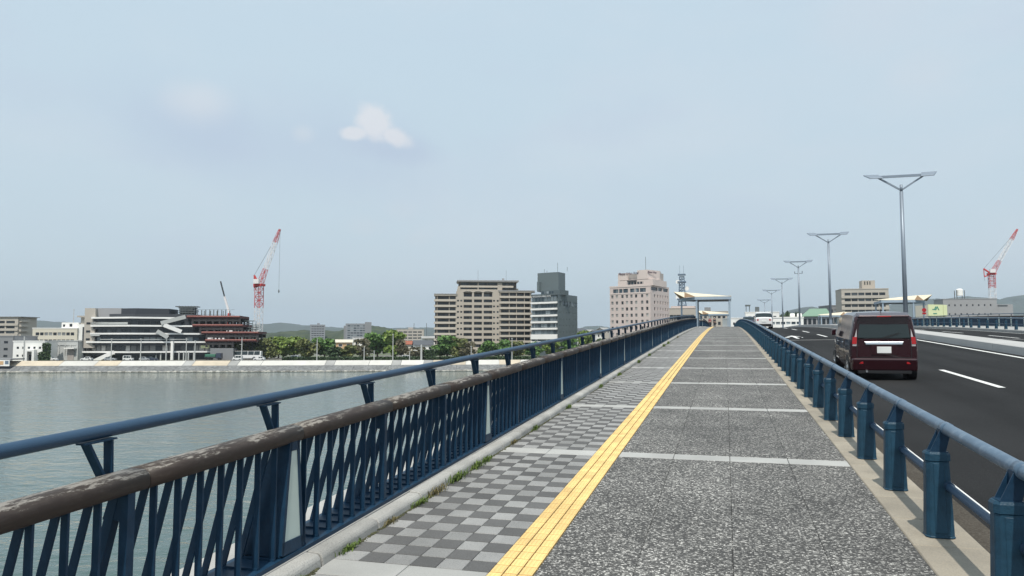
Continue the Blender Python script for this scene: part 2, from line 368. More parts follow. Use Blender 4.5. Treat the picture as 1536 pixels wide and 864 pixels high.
k = 0
while l < 130:
    w = RND.choice((8, 12, 16, 22)); mm_ = ['slab_cream','slab_white','slab_cream','slab_white','slab_grey'][k % 5] if l < -105 or l > -40 else ['slab_white','slab_white','slab_grey'][k % 3]
    if mm_ == 'slab_grey': w = 3.2
    rev_piece('concrete_slab', l+.06, l+w-.06, -3.6, -7.15, -.2, LAND_Z+.35, M[mm_]); l += w; k += 1
l = -260.
while l < 130:
    rev_piece('stone_panel', l+.05, l+11.95, -8.4, -9.0, -3.7, -7.22, M['stone']); l += 12
b = MB(); x = -260.
while x < 130:
    p = camxy(x, shore_d(x)-8.9-RND.random()*.7); r = .3+.45*RND.random(); b.ball((p.x, p.y, -9.15), r*1.3, r, r*.7, 6, 4); x += .55+RND.random()*.5
M['rubble'] = mat('toe_rubble', (.30,.29,.26), .95, 0, .3, 1.2, irand=.45)
stuff(b.build('toe_rubble', M['rubble'], rev))

# ------------------------------------------------------------------ bridge deck
G, Y1, RV = .0429, 38.0, 2300.0
def zd(Y):
    if Y < Y1: return G*Y
    t = min(Y-Y1, G*RV); z = G*Y1 + G*t - t*t/(2*RV)
    if Y > 175:
        s = Y-175; s1 = min(s, G*RV*.8); z -= s1*s1/(2*RV*.8) + max(0, s-s1)*G
    return z
def slope(Y): return (zd(Y+.05)-zd(Y-.05))/.1
def sstep(a, b, x): t = max(0, min(1, (x-a)/(b-a))); return t*t*(3-2*t)
def bulge(Y): return 2.5*sstep(80, 90, Y)*(1-sstep(101, 111, Y))
YS = [-24+2.*i for i in range(0, 33)] + [42+3*i for i in range(0, 90)]
def ribbon(mbx, prof, Ys, bul=(), closed=False, dx=None):
    """extrude the cross-section prof [(x,z)] along the deck's profile; points named in bul follow the lookout's bulge"""
    n = len(prof); vs = []
    for Y in Ys:
        for i, (x, z) in enumerate(prof): vs.append((x - (bulge(Y) if i in bul else 0), Y, zd(Y)+z))
    m = n if closed else n-1
    fs = [(j*n+i, j*n+(i+1)%n, (j+1)*n+(i+1)%n, (j+1)*n+i) for j in range(len(Ys)-1) for i in range(m)]
    if closed: fs += [tuple(range(n-1,-1,-1)), tuple(range(len(vs)-n, len(vs)))]
    return mbx.add(vs, fs)
XL, XR = -2.70, 1.28            # paving between the left kerb and the right edging
YB = 4.7; MOD = 4.35            # first granite band, module
deck = ribbon(MB(), [(-3.45,-.05),(-3.45,-.9),(-1,-2.2),(22,-2.2),(24.7,-.9),(24.7,-.05),(19.2,-.05),(19.2,-.34),(XR+.46,-.34),(XR+.46,-.05)], YS, (0,1), True)
deck = struct(deck.build('bridge_deck', M['concrete']))
for i, Y in enumerate((20, 75, 130, 185, 240)):
    b = MB().box(1, 20, Y-1.3, Y+1.3, -14, zd(Y)-2.0); b.build('pier', M['concrete'], deck)
walk = struct(ribbon(MB(), [(XL-.25,-.049),(XL-.25,-.028),(XR+.5,-.028),(XR+.5,-.049)], YS, (0,1), True).build('pavement', M['joint']))

def placed(name, me, parent, x, Y, z=0., rz=0., scale=None):
    """copy of a shared mesh laid on the sloping deck"""
    o = bpy.data.objects.new(name, me); COL.objects.link(o); o.parent = parent
    o.location = (x, Y, zd(Y)+z); o.rotation_euler = (math.atan(slope(Y)), 0, rz)
    if scale: o.scale = scale
    return o
def slab_mesh(name, w, l, h, m, ch=.004):
    b = MB(); x, y = w/2, l/2
    b.add([(-x,-y,-h),(x,-y,-h),(x,y,-h),(-x,y,-h),(-x,-y,-ch),(x,-y,-ch),(x,y,-ch),(-x,y,-ch),(-x+ch,-y+ch,0),(x-ch,-y+ch,0),(x-ch,y-ch,0),(-x+ch,y-ch,0)],
          [(0,1,5,4),(1,2,6,5),(2,3,7,6),(3,0,4,7),(4,5,9,8),(5,6,10,9),(6,7,11,10),(7,4,8,11),(8,9,10,11)])
    return b.mesh(name, m)
nmod = 38
T = (-1.545-XL)/6
me_td, me_tl = slab_mesh('paving_tile', T-.004, T-.004, .027, M['tile_dark']), slab_mesh('paving_tile', T-.004, T-.004, .027, M['tile_light'])
AW = (XR+1.245)/4
me_ag = slab_mesh('aggregate_panel', AW-.002, MOD-.30-.008, .027, M['aggregate'])
me_gl = slab_mesh('granite_band', (-1.545-XL)/2-.006, .29, .027, M['granite']); me_gr = slab_mesh('granite_band', AW-.006, .29, .027, M['granite'])
me_bg = slab_mesh('edging_stone', .47, MOD/6-.010, .10, M['beige'], .008)
# tactile cell with three raised bars
def tactile():
    w, l = .089, .139; b = MB(); b.box(-w/2, w/2, -l/2, l/2, -.027, .002)
    for i in (-1, 0, 1): b.hexa([(i*.029-.009,-.063,.002),(i*.029+.009,-.063,.002),(i*.029+.009,.063,.002),(i*.029-.009,.063,.002),(i*.029-.005,-.058,.007),(i*.029+.005,-.058,.007),(i*.029+.005,.058,.007),(i*.029-.005,.058,.007)])
    return b.mesh('tactile_tile', M['yellow'])
me_tc = tactile()
far = {'d': MB(), 'l': MB(), 'y': MB()}
def far_slab(mbx, x, Y, w, l, zt=0.):
    z0, z1 = zd(Y-l/2)+zt, zd(Y+l/2)+zt; a = .003
    mbx.quad((x-w/2+a, Y-l/2+a, z0), (x+w/2-a, Y-l/2+a, z0), (x+w/2-a, Y+l/2-a, z1), (x-w/2+a, Y+l/2-a, z1))
nt_ = 0; ny_ = 0
for m_ in range(-5, nmod):
    Y0 = YB + m_*MOD
    if m_ >= -1:
        for i in range(2): placed('granite_band', me_gl, walk, XL+(-1.545-XL)*(i+.5)/2, Y0)
        for i in range(4): placed('granite_band', me_gr, walk, -1.245+AW*(i+.5), Y0)
    nrow = 20; L_ = (MOD-.30)/nrow
    for r in range(nrow):
        Y = Y0 + .15 + L_*(r+.5)
        for i in range(6):
            x = XL + T*(i+.5); dark = (i+r+m_) % 2
            if Y > 2.9 and nt_ < 300 and m_ >= -1:
                placed('paving_tile', me_td if dark else me_tl, walk, x, Y); nt_ += 1
            else: far_slab(far['d' if dark else 'l'], x, Y, T, L_)
    for i in range(4):
        if m_ >= -1: placed('aggregate_panel', me_ag, walk, -1.245+AW*(i+.5), Y0+MOD/2)
    for r in range(29):
        Y = Y0 + MOD*(r+.5)/29
        for i in range(3):
            x = -1.545+.1*(i+.5)
            if Y > 3.3 and ny_ < 300: placed('tactile_tile', me_tc, walk, x, Y, .001); ny_ += 1
            else: far_slab(far['y'], x, Y, .092, MOD/29, .006)
    for i in range(6): placed('edging_stone', me_bg, walk, XR+.24, Y0+MOD*(i+.5)/6, -.002)
for k_, m_ in (('d','tile_dark'), ('l','tile_light'), ('y','yellow')):
    stuff(far[k_].build({'d':'dark_paving_tile','l':'light_paving_tile','y':'tactile_paving'}[k_], M[m_], walk, fix=False))
# paved floor of the lookout
lo = MB(); Ys = [79+i for i in range(34)]; vs = []
for Y in Ys: vs += [(XL-.004, Y, zd(Y)-.002), (XL-bulge(Y)-.01, Y, zd(Y)-.002)]
lo.add(vs, [(2*i, 2*i+2, 2*i+3, 2*i+1) for i in range(len(Ys)-1)]); lo.build('lookout_floor', M['granite'], walk)
# left kerb blocks
kb = MB(); kl = MOD/5-.012
pr = [(0,-.03),(-.006,.055),(-.028,.082),(-.126,.088),(-.126,-.03)]
kb.add([(x, y, z) for y in (-kl/2, kl/2) for x, z in pr], [(0,1,6,5),(1,2,7,6),(2,3,8,7),(3,4,9,8),(4,3,2,1,0),(5,6,7,8,9)])
me_kb = kb.mesh('kerb_stone', M['kerb'])
for i in range(-14, 150):
    Y = YB + (i+.5)*MOD/5; h = math.atan((bulge(Y+.1)-bulge(Y-.1))/.2)
    o = placed('kerb_stone', me_kb, walk, XL-bulge(Y)+RND.uniform(-.004,.004), Y, RND.uniform(-.004,.004), h, (1, 1/math.cos(h), 1))
    if i < 30: o.modifiers.new('bevel', 'BEVEL').width = .008
# right-hand gutter ledge and road
struct(ribbon(MB(), [(XR+.478,-.338),(XR+.478,-.105),(2.06,-.115),(2.06,-.338)], YS, (), True).build('gutter', M['concrete_dark']))
def zr(x): return -.20 + .12*min(x-2.06, 19.14-x)/7.84
road = struct(ribbon(MB(), [(2.06,zr(2.06)),(9.9,zr(9.9)),(11.3,zr(9.9)),(19.14,zr(2.06))], YS).build('road', M['asphalt']))
def mark(x0, x1, ya, yb, name='lane_marking', m='white_line'):
    k = max(1, int((yb-ya)/3)); ys = [ya+(yb-ya)*i/k for i in range(k+1)]
    return ribbon(MB(), [(x0, zr(x0)+.004), (x1, zr(x1)+.004)], ys).build(name, M[m], road)
for a, b in ((2.22,2.33),(9.45,9.60),(11.6,11.75),(18.75,18.9)): mark(a, b, -20, 250, 'edge_line')
for i in range(-2, 22):
    mark(5.85, 6.0, 19.2+10*i, 24.1+10*i); mark(15.2, 15.35, 16.5+10*i, 21.4+10*i)
for Y in (44.6, 132): mark(2.1, 9.4, Y, Y+.22, 'expansion_joint', 'median'); mark(11.8, 18.6, Y, Y+.22, 'expansion_joint', 'median')
# straight-ahead arrow in the near lane
ar = MB()
for poly in ([(-.09,0),(.09,0),(.09,3.2),(-.09,3.2)], [(-.45,3.1),(.45,3.1),(0,5.0)]):
    ar.add([(4.1+x, 47+y, zd(47+y)+zr(4.1)+.006) for x, y in poly], [tuple(range(len(poly)))])
for poly in ([(-.6,1.3),(-.35,1.3),(-.35,2.2),(-.6,2.2)], [(.35,1.3),(.6,1.3),(.6,2.2),(.35,2.2)]):
    ar.add([(4.1+x, 47+y, zd(47+y)+zr(4.1)+.006) for x, y in poly], [tuple(range(len(poly)))])
ar.build('lane_arrow', M['white_line'], road, fix=False)
# median
med = thing('median_strip', 'raised pale concrete median strip dividing the road', 'median')
me_prof = [(9.9,-.1),(9.93,.20),(9.96,.22),(11.24,.22),(11.27,.20),(11.3,-.1)]
for i in range(60):
    ya = -22+5*i; ribbon(MB(), me_prof, [ya+.01, ya+1.6, ya+3.3, ya+4.99], (), True).build('median_block', M['median'], med)
# far pavement across the road
struct(ribbon(MB(), [(19.14,-.33),(19.14,-.02),(24.4,-.02),(24.4,-.33)], YS, (), True).build('far_pavement', M['granite']))

# ------------------------------------------------------------------ left railing
RX = -2.918                                   # centre line of hand rail
def rl(Y, dx=0, z=0): return Vector((RX+dx-bulge(Y), Y, zd(Y)+z))
def head(Y): return math.atan((bulge(Y+.1)-bulge(Y-.1))/.2)
rail = thing('bridge_railing', 'blue steel lake-side railing with slanted balusters and flaking brown hand rail', 'railing', rl(0))
def put(name, me, Y, z=0, dx=0, tilt=True, bevel=0):
    o = bpy.data.objects.new(name, me); COL.objects.link(o); o.parent = rail
    p = rl(Y, dx, z) - rail.location; o.location = p
    o.rotation_euler = (math.atan(slope(Y)) if tilt else 0, 0, head(Y)); return o
BAY = MOD/3; NB0, NB1 = -6, 110
# shared meshes
def baluster():
    b = MB(); w = .0065
    b.box(.006, .046, -w, w, .128, .865)
    b.hexa([(-.240,-w,.125),(-.196,-w,.125),(-.196,w,.125),(-.240,w,.125),(-.042,-w,.865),(.002,-w,.865),(.002,w,.865),(-.042,w,.865)])
    b.box(-.235, .046, -w-.006, w+.006, .112, .128)
    return b.mesh('baluster', M['blue'])
def post_plain():
    b = MB(); w = .024
    b.box(.005, .055, -w, w, .128, .875)
    b.hexa([(-.25,-w,.125),(-.19,-w,.125),(-.19,w,.125),(-.25,w,.125),(-.05,-w,.875),(.004,-w,.875),(.004,w,.875),(-.05,w,.875)])
    b.hexa([(-.10,-w+.002,.72),(.006,-w+.002,.72),(.006,w-.002,.72),(-.10,w-.002,.72),(-.052,-w+.002,.87),(.006,-w+.002,.87),(.006,w-.002,.87),(-.052,w-.002,.87)])
    b.box(-.25, .055, -w-.008, w+.008, .110, .130)
    return b.mesh('post', M['blue'])
def post_lamp():
    b = MB()
    b.hexa([(-.25,-.135,.115),(.050,-.135,.115),(.050,.135,.115),(-.25,.135,.115),(-.06,-.055,.875),(.05,-.055,.875),(.05,.055,.875),(-.06,.055,.875)])
    for s in (-1, 1): b.bar((.056, s*.122, .125), (.056, s*.044, .87), .028, .02, (1,0,0))
    b.box(.046, .066, -.125, .125, .12, .205); b.box(.046, .066, -.055, .055, .80, .868)
    return b.mesh('post', M['blue'])
def lamp_glass():
    b = MB().hexa([(.052,-.106,.206),(.059,-.106,.206),(.059,.106,.206),(.052,.106,.206),(.052,-.038,.80),(.059,-.038,.80),(.059,.038,.80),(.052,.038,.80)])
    return b.mesh('frosted_glass', M['frosted'])
def bracket():
    b = MB()
    b.box(-.026, .026, .030, .042, .885, 1.095)
    b.hexa([(-.026,-.004,.885),(.026,-.004,.885),(.026,.012,.885),(-.026,.012,.885),(-.026,-.115,1.095),(.026,-.115,1.095),(.026,-.098,1.095),(-.026,-.098,1.095)])
    b.box(-.03, .03, -.135, .062, 1.090, 1.098); b.box(-.03, .06, -.008, .046, .875, .90)
    return b.mesh('rail_bracket', M['blue'])
ba, pp, pl_, lg, br = baluster(), post_plain(), post_lamp(), lamp_glass(), bracket()
nb_ = 0; farb = MB()
def far_bal(Y):
    p = rl(Y)-rail.location; w = .0065
    for v0, v1 in (((.006,.046,.12),(.006,.046,.865)), ((-.240,-.196,.12),(-.042,.002,.865))):
        farb.hexa([p+Vector((a, y, z)) for (a, y, z) in ((v0[0],-w,v0[2]),(v0[1],-w,v0[2]),(v0[1],w,v0[2]),(v0[0],w,v0[2]),(v1[0],-w,v1[2]),(v1[1],-w,v1[2]),(v1[1],w,v1[2]),(v1[0],w,v1[2]))])
for i in range(NB0, NB1):
    Y = YB - .13 + i*BAY
    if i % 3 == 0:
        o = put('lamp_post', pl_, Y, tilt=False); g_ = bpy.data.objects.new('frosted_glass', lg); COL.objects.link(g_); g_.parent = o
    else: put('post', pp, Y, tilt=False)
    put('rail_bracket', br, Y, .024, -.09)
    for k in range(1, 8):
        yy = Y + BAY*k/8
        if yy > .8 and nb_ < 300: put('baluster', ba, yy, tilt=False); nb_ += 1
        else: far_bal(yy)
    # hand rail segment, upper pipe and base plate, each one bay long
    ys = [Y+.10+.004+(BAY-.008)*t/4 for t in range(5)]
    MB().sweep([rl(y, -.01, .900)-rail.location for y in ys], .088, .056, 24, True, .68).build('hand_rail', M['brown'], rail, True)
    ys = [Y+BAY*t/4 for t in range(5)]
    MB().sweep([rl(y, -.10, 1.160)-rail.location for y in ys], .033, .033, 14, False).build('upper_pipe', M['pipe'], rail, True)
    b = MB(); vs = []
    for y in ys:
        for dx, z in ((.075,.088),(.075,.114),(-.26,.114),(-.26,.088)): vs.append(rl(y, dx, z)-rail.location)
    b.add(vs, [(j*4+q, j*4+(q+1)%4, j*4+4+(q+1)%4, j*4+4+q) for j in range(4) for q in range(4)]+[(0,1,2,3),(19,18,17,16)]); b.build('base_plate', M['blue'], rail)
stuff(farb.build('far_baluster', M['blue'], rail, fix=False))
struct(ribbon(MB(), [(XL-.132,-.05),(XL-.132,.084),(-3.44,.084),(-3.44,-.05)], YS, (0,1,2,3), True).build('railing_footing', M['granite']))

# ------------------------------------------------------------------ right guard rail between path and road
GX = 1.52
def octa(b, w0, w1, z0, z1, yk=.8):
    def ring(w, z): c = w*.30; h = w*yk; return [(-w+c,-h,z),(w-c,-h,z),(w,-h+c,z),(w,h-c,z),(w-c,h,z),(-w+c,h,z),(-w,h-c,z),(-w,-h+c,z)]
    b.add(ring(w0, z0)+ring(w1, z1), [(i,(i+1)%8,(i+1)%8+8,i+8) for i in range(8)]+[tuple(range(7,-1,-1)), tuple(range(8,16))])
def guard_meshes():
    b = MB(); octa(b, .097, .080, .0, .565); octa(b, .102, .102, -.004, .012)
    b.hexa([(-.044,-.082,.03),(.044,-.082,.03),(.044,-.068,.03),(-.044,-.068,.03),(-.040,-.068,.55),(.040,-.068,.55),(.040,-.056,.55),(-.040,-.056,.55)])
    p = b.mesh('post', M['teal'])
    c = MB(); octa(c, .086, .086, .566, .615); octa(c, .086, .076, .615, .632); c = c.mesh('cap', M['teal'])
    k = MB()
    for s in (-1, 1):
        k.prism([(-.055, s*.045-.005, .628), (.055, s*.045-.005, .628), (.100, s*.045-.005, .80), (.025, s*.045-.005, .80)], (0, .010, 0))
    k.box(-.06, .07, -.06, .06, .628, .636); k.box(.02, .04, -.04, .04, .70, .80)
    k = k.mesh('bracket', M['blue'])
    cl = MB().sweep([(.072, -.052, .805), (.072, .052, .805)], .049, .049, 14).mesh('rail_clamp', M['railtop'], True)
    fl = MB().sweep([(.060, -.095, .385), (.060, .095, .385)], .037, .037, 12).mesh('rail_sleeve', M['blue'], True)
    return p, c, k, cl, fl
gp, gc, gk, gcl, gfl = guard_meshes()
def guard(label, x, sgn, Ya, n, step, nm='guard_rail', detail=True):
    root = thing(nm, label, 'guard rail', (x, Ya, zd(Ya)))
    def pt(Y, dx, z): return Vector((sgn*dx, Y-Ya, zd(Y)+z-zd(Ya)))
    for i in range(n):
        Y = Ya + i*step
        o = bpy.data.objects.new('post', gp); COL.objects.link(o); o.parent = root; o.location = pt(Y, 0, 0); o.rotation_euler = (0, 0, 0 if sgn > 0 else math.pi)
        near = detail and i < 45
        if near: o.modifiers.new('bevel', 'BEVEL').width = .006
        for me_, nm_ in ((gc,'cap'), (gk,'bracket')) + (((gcl,'rail_clamp'), (gfl,'rail_sleeve')) if near else ()):
            c = bpy.data.objects.new(nm_, me_); COL.objects.link(c); c.parent = o
            if nm_ in ('rail_clamp','rail_sleeve'): c.rotation_euler = (math.atan(slope(Y))*sgn, 0, 0)
        if i % 3 == 0:
            ys = [Y+step*t/4 for t in range(0, 13)]
            MB().sweep([pt(y, .072, .805) for y in ys], .045, .045, 16 if near else 8, False).build('top_rail', M['railtop'], root, True)
            MB().sweep([pt(y, .060, .385) for y in ys], .029, .029, 12 if near else 6, False).build('lower_rail', M['pipe'], root, True)
    return root
guard('teal blue low guard rail of tapered posts and pipes between footpath and road', GX, 1, 6.42-1.5*6, 96, 1.5)
guard('low dark guard rail across the road beside the far footpath', 19.55, -1, 6.0, 84, 2.0, detail=False)
# far railing
fr = thing('far_railing', 'dark blue railing along the far footpath on the other side of the bridge', 'railing', (24.1, 0, 0))
fb = MB(); fpost = MB().box(-.05,.05,-.06,.06,0,.9).mesh('post', M['frosted'])
ys = [6+3*i for i in range(62)]
for a, b_ in zip(ys, ys[1:]):
    for nm_, z, r, m_ in (('hand_rail', .90, .075, 'brown'), ('upper_pipe', 1.14, .04, 'pipe')):
        MB().sweep([(0, a, zd(a)+z), (0, (a+b_)/2, zd((a+b_)/2)+z), (0, b_, zd(b_)+z)], r, r*.8, 8, False).build(nm_, M[m_], fr, True)
    o = bpy.data.objects.new('post', fpost); COL.objects.link(o); o.parent = fr; o.location = (0, a, zd(a))
    MB().box(-.02,.02,a-.04,a+.04,zd(a)+.9,zd(a)+1.12).build('rail_bracket', M['blue'], fr)
    for k in range(1, 20): y = a+3*k/20; fb.box(-.02,.02,y-.025,y+.025,zd(y)+.02,zd(y)+.88)
stuff(fb.build('far_baluster', M['blue'], fr, fix=False))

# ------------------------------------------------------------------ lamp posts on the median
def lamp_post():
    r = thing('street_lamp', 'tall grey street lamp with two flat heads', 'street lamp', group='street lamps along the median')
    MB().tube((0,0,0), (0,0,8.55), .135, .105, 14).build('pole', M['lamp'], r, True)
    b = MB(); octa(b, .24, .24, 0, .06, 1); b.tube((0,0,.06),(0,0,.5), .16, .15, 12); b.build('base_plate', M['lamp'], r)
    MB().tube((0,0,8.54), (0,0,8.98), .085, .08, 12).build('neck', M['lamp'], r, True)
    for s in (-1, 1):
        MB().bar((s*.05, 0, 8.66), (s*1.28, 0, 9.48), .075, .10).build('arm', M['lamp'], r)
        h = MB().prism([(s*1.05,-.28,9.36),(s*1.80,-.28,9.38),(s*2.08,.30,9.70),(s*1.22,.30,9.68)], (0,0,.075)).build('lamp_head', M['lamp'], r, bevel=.02)
        MB().prism([(s*1.25,-.18,9.405),(s*1.78,-.18,9.42),(s*1.92,.20,9.635),(s*1.35,.20,9.62)], (0,0,.02)).build('lens', M['lamp_dark'], h)
    b = MB()
    for y in (-.15,-.05,.05,.15): b.bar((-1.15, y, 9.52+.55*y), (1.15, y, 9.52+.55*y), .07, .05)
    b.build('cross_beam', M['lamp'], r)
    return r
lp = lamp_post()
places = ['standing on the median beside the maroon van', 'second along the median from the van', 'with two small brackets on its pole, third along the median',
          'fourth along the median from the van', 'fifth along the median from the van', 'farthest down the median, by the white buildings']
for i in range(6):
    Y = 50.5+34*i; lab = 'tall grey twin-headed street lamp ' + places[i]
    if i == 0: lp.location = (10.6, Y, zd(Y)+.22); lp['label'] = lab; o = lp
    else: o = tree_copy(lp, (10.6, Y, zd(Y)+.22), 0, lab)
    if i == 2:
        b = MB().bar((-.55,0,7.75),(.55,0,7.75),.09,.08); b.box(-.58,-.46,-.06,.06,7.72,8.05); b.box(.46,.58,-.06,.06,7.72,8.12); b.build('sign_bracket', M['lamp'], o)

# ------------------------------------------------------------------ shelters
def shelter(label, loc, mirror=1, group=None):
    r = thing('shelter', label, 'shelter', loc, group=group); s = mirror; H = 3.25; dep = 5.0
    X = lambda v: s*v
    for x, y in ((.5,0),(.5,dep),(-3.3,0),(-3.3,dep),(-5.2,dep*.55)):
        MB().box(x*s-.10, x*s+.10, y-.10, y+.10, -.02, H+.02).build('post', M['steel'], r, bevel=.015)
    for (x0,y0,x1,y1) in ((-3.5,-.12,.72,-.12),(-3.5,dep+.12,.72,dep+.12),(.6,-.1,.6,dep+.1),(-3.35,-.1,-3.35,dep+.1),(-3.4,-.1,-5.3,dep*.55),(-3.4,dep,-5.3,dep*.55)):
        MB().bar((X(x0),y0,H+.15),(X(x1),y1,H+.15),.16,.32).build('beam', M['steel'], r)
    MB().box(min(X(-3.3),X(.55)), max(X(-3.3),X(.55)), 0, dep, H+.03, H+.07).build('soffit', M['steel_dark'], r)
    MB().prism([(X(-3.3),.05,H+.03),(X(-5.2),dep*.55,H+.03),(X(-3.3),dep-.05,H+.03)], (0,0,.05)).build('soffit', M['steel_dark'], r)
    z = H+.32
    C, E, Fp, P, V, Tt = (X(-3.45),-.2,z), (X(.72),-.2,z+.02), (X(.72),dep+.2,z+.28), (X(-4.95),dep,z+.85), (X(-4.75),.8,z-.02), (X(-6.1),2.0,z+.75)
    MB().prism([C, E, Fp, P], (0,0,.06)).build('roof_panel', M['canopy'], r)
    MB().prism([C, P, V], (0,.05,.0)).build('gable', M['soffit'], r)
    MB().prism([V, P, Tt], (0,0,.05)).build('roof_panel', M['canopy'], r)
    MB().prism([V, Tt, (X(-5.35),1.7,z-.1)], (0,.05,0)).build('gable', M['soffit'], r)
    return r
shelter('cream-roofed shelter over the footpath at the bridge crest, two people beyond it', (0, 92, zd(92)))
shelter('second cream-roofed shelter glimpsed beyond the crest shelter over the footpath', (0, 166, zd(166)))
shelter('cream-roofed shelter across the road with its brown gable raised beside the maroon van', (21.4, 113, zd(113)), -1)
shelter('cream-roofed shelter across the road, farther along beside the green-roofed building', (21.4, 182, zd(182)), -1)

# ------------------------------------------------------------------ town: facade tools
def win_mat(name, dark, light, p=.35, rough=.15):
    """window glass; some panes show a pale curtain"""
    m = bpy.data.materials.new(name); m.use_nodes = True; t = m.node_tree; b = t.nodes['Principled BSDF']
    oi = t.nodes.new('ShaderNodeObjectInfo'); g = t.nodes.new('ShaderNodeNewGeometry'); ad = t.nodes.new('ShaderNodeMath'); ad.operation = 'ADD'
    t.links.new(oi.outputs['Random'], ad.inputs[0]); t.links.new(g.outputs['Random Per Island'], ad.inputs[1])
    fr_ = t.nodes.new('ShaderNodeMath'); fr_.operation = 'FRACT'; t.links.new(ad.outputs[0], fr_.inputs[0])
    r = t.nodes.new('ShaderNodeMapRange'); r.inputs[1].default_value = 1-p-.1; r.inputs[2].default_value = 1; t.links.new(fr_.outputs[0], r.inputs[0])
    mx = t.nodes.new('ShaderNodeMix'); mx.data_type = 'RGBA'; mx.inputs[6].default_value = (*dark, 1); mx.inputs[7].default_value = (*light, 1)
    t.links.new(r.outputs[0], mx.inputs[0]); t.links.new(mx.outputs[2], b.inputs['Base Color']); b.inputs['Roughness'].default_value = rough
    return m
M['win'] = win_mat('window_glass', (.018,.022,.028), (.30,.31,.31))
M['win_dark'] = win_mat('dark_window', (.012,.016,.022), (.07,.08,.09), .4)
M['win_blue'] = win_mat('blue_window', (.03,.05,.065), (.28,.32,.34), .5)
M['win_curtain'] = win_mat('curtained_window', (.03,.035,.04), (.42,.42,.40), .6)
def wallm(name, c, var=.07, **k): M[name] = mat(name, c, .85, 0, var, .12, **k)
wallm('apt', (.42,.375,.32)); wallm('apt_parapet', (.48,.435,.375)); wallm('apt_dark', (.10,.085,.07)); wallm('apt_roof', (.30,.30,.31))
wallm('slate', (.115,.145,.155)); wallm('slate_front', (.085,.11,.12)); wallm('white_wall', (.80,.79,.76)); wallm('white_band', (.80,.79,.77))
wallm('pink', (.56,.475,.445)); wallm('pink_light', (.62,.53,.49)); wallm('pink_grey', (.36,.33,.31)); wallm('beige_wall', (.42,.385,.34)); wallm('grey_wall', (.30,.30,.31))
wallm('dark_wall', (.055,.060,.070)); wallm('charcoal', (.035,.040,.050)); wallm('grey_bldg', (.22,.225,.235)); wallm('far_grey', (.25,.26,.28)); wallm('cream_wall', (.60,.56,.47))
wallm('orange_wall', (.55,.36,.20)); wallm('red_roof', (.30,.10,.06)); wallm('tile_roof', (.09,.10,.115)); wallm('green_roof', (.17,.27,.20)); wallm('pale_panel', (.45,.46,.45))
wallm('red_steel', (.10,.030,.028)); wallm('rust_deck', (.34,.14,.12)); wallm('dark_steel', (.035,.032,.034)); wallm('net_green', (.05,.16,.11)); wallm('crane_red', (.50,.06,.06)); wallm('crane_white', (.72,.70,.70))
wallm('scaffold', (.10,.115,.12)); wallm('mast_blue', (.13,.18,.24)); wallm('sign_yellow', (.66,.70,.42)); wallm('sign_green', (.02,.22,.16)); wallm('letter_dark', (.06,.03,.06)); wallm('letter_white', (.75,.76,.76))

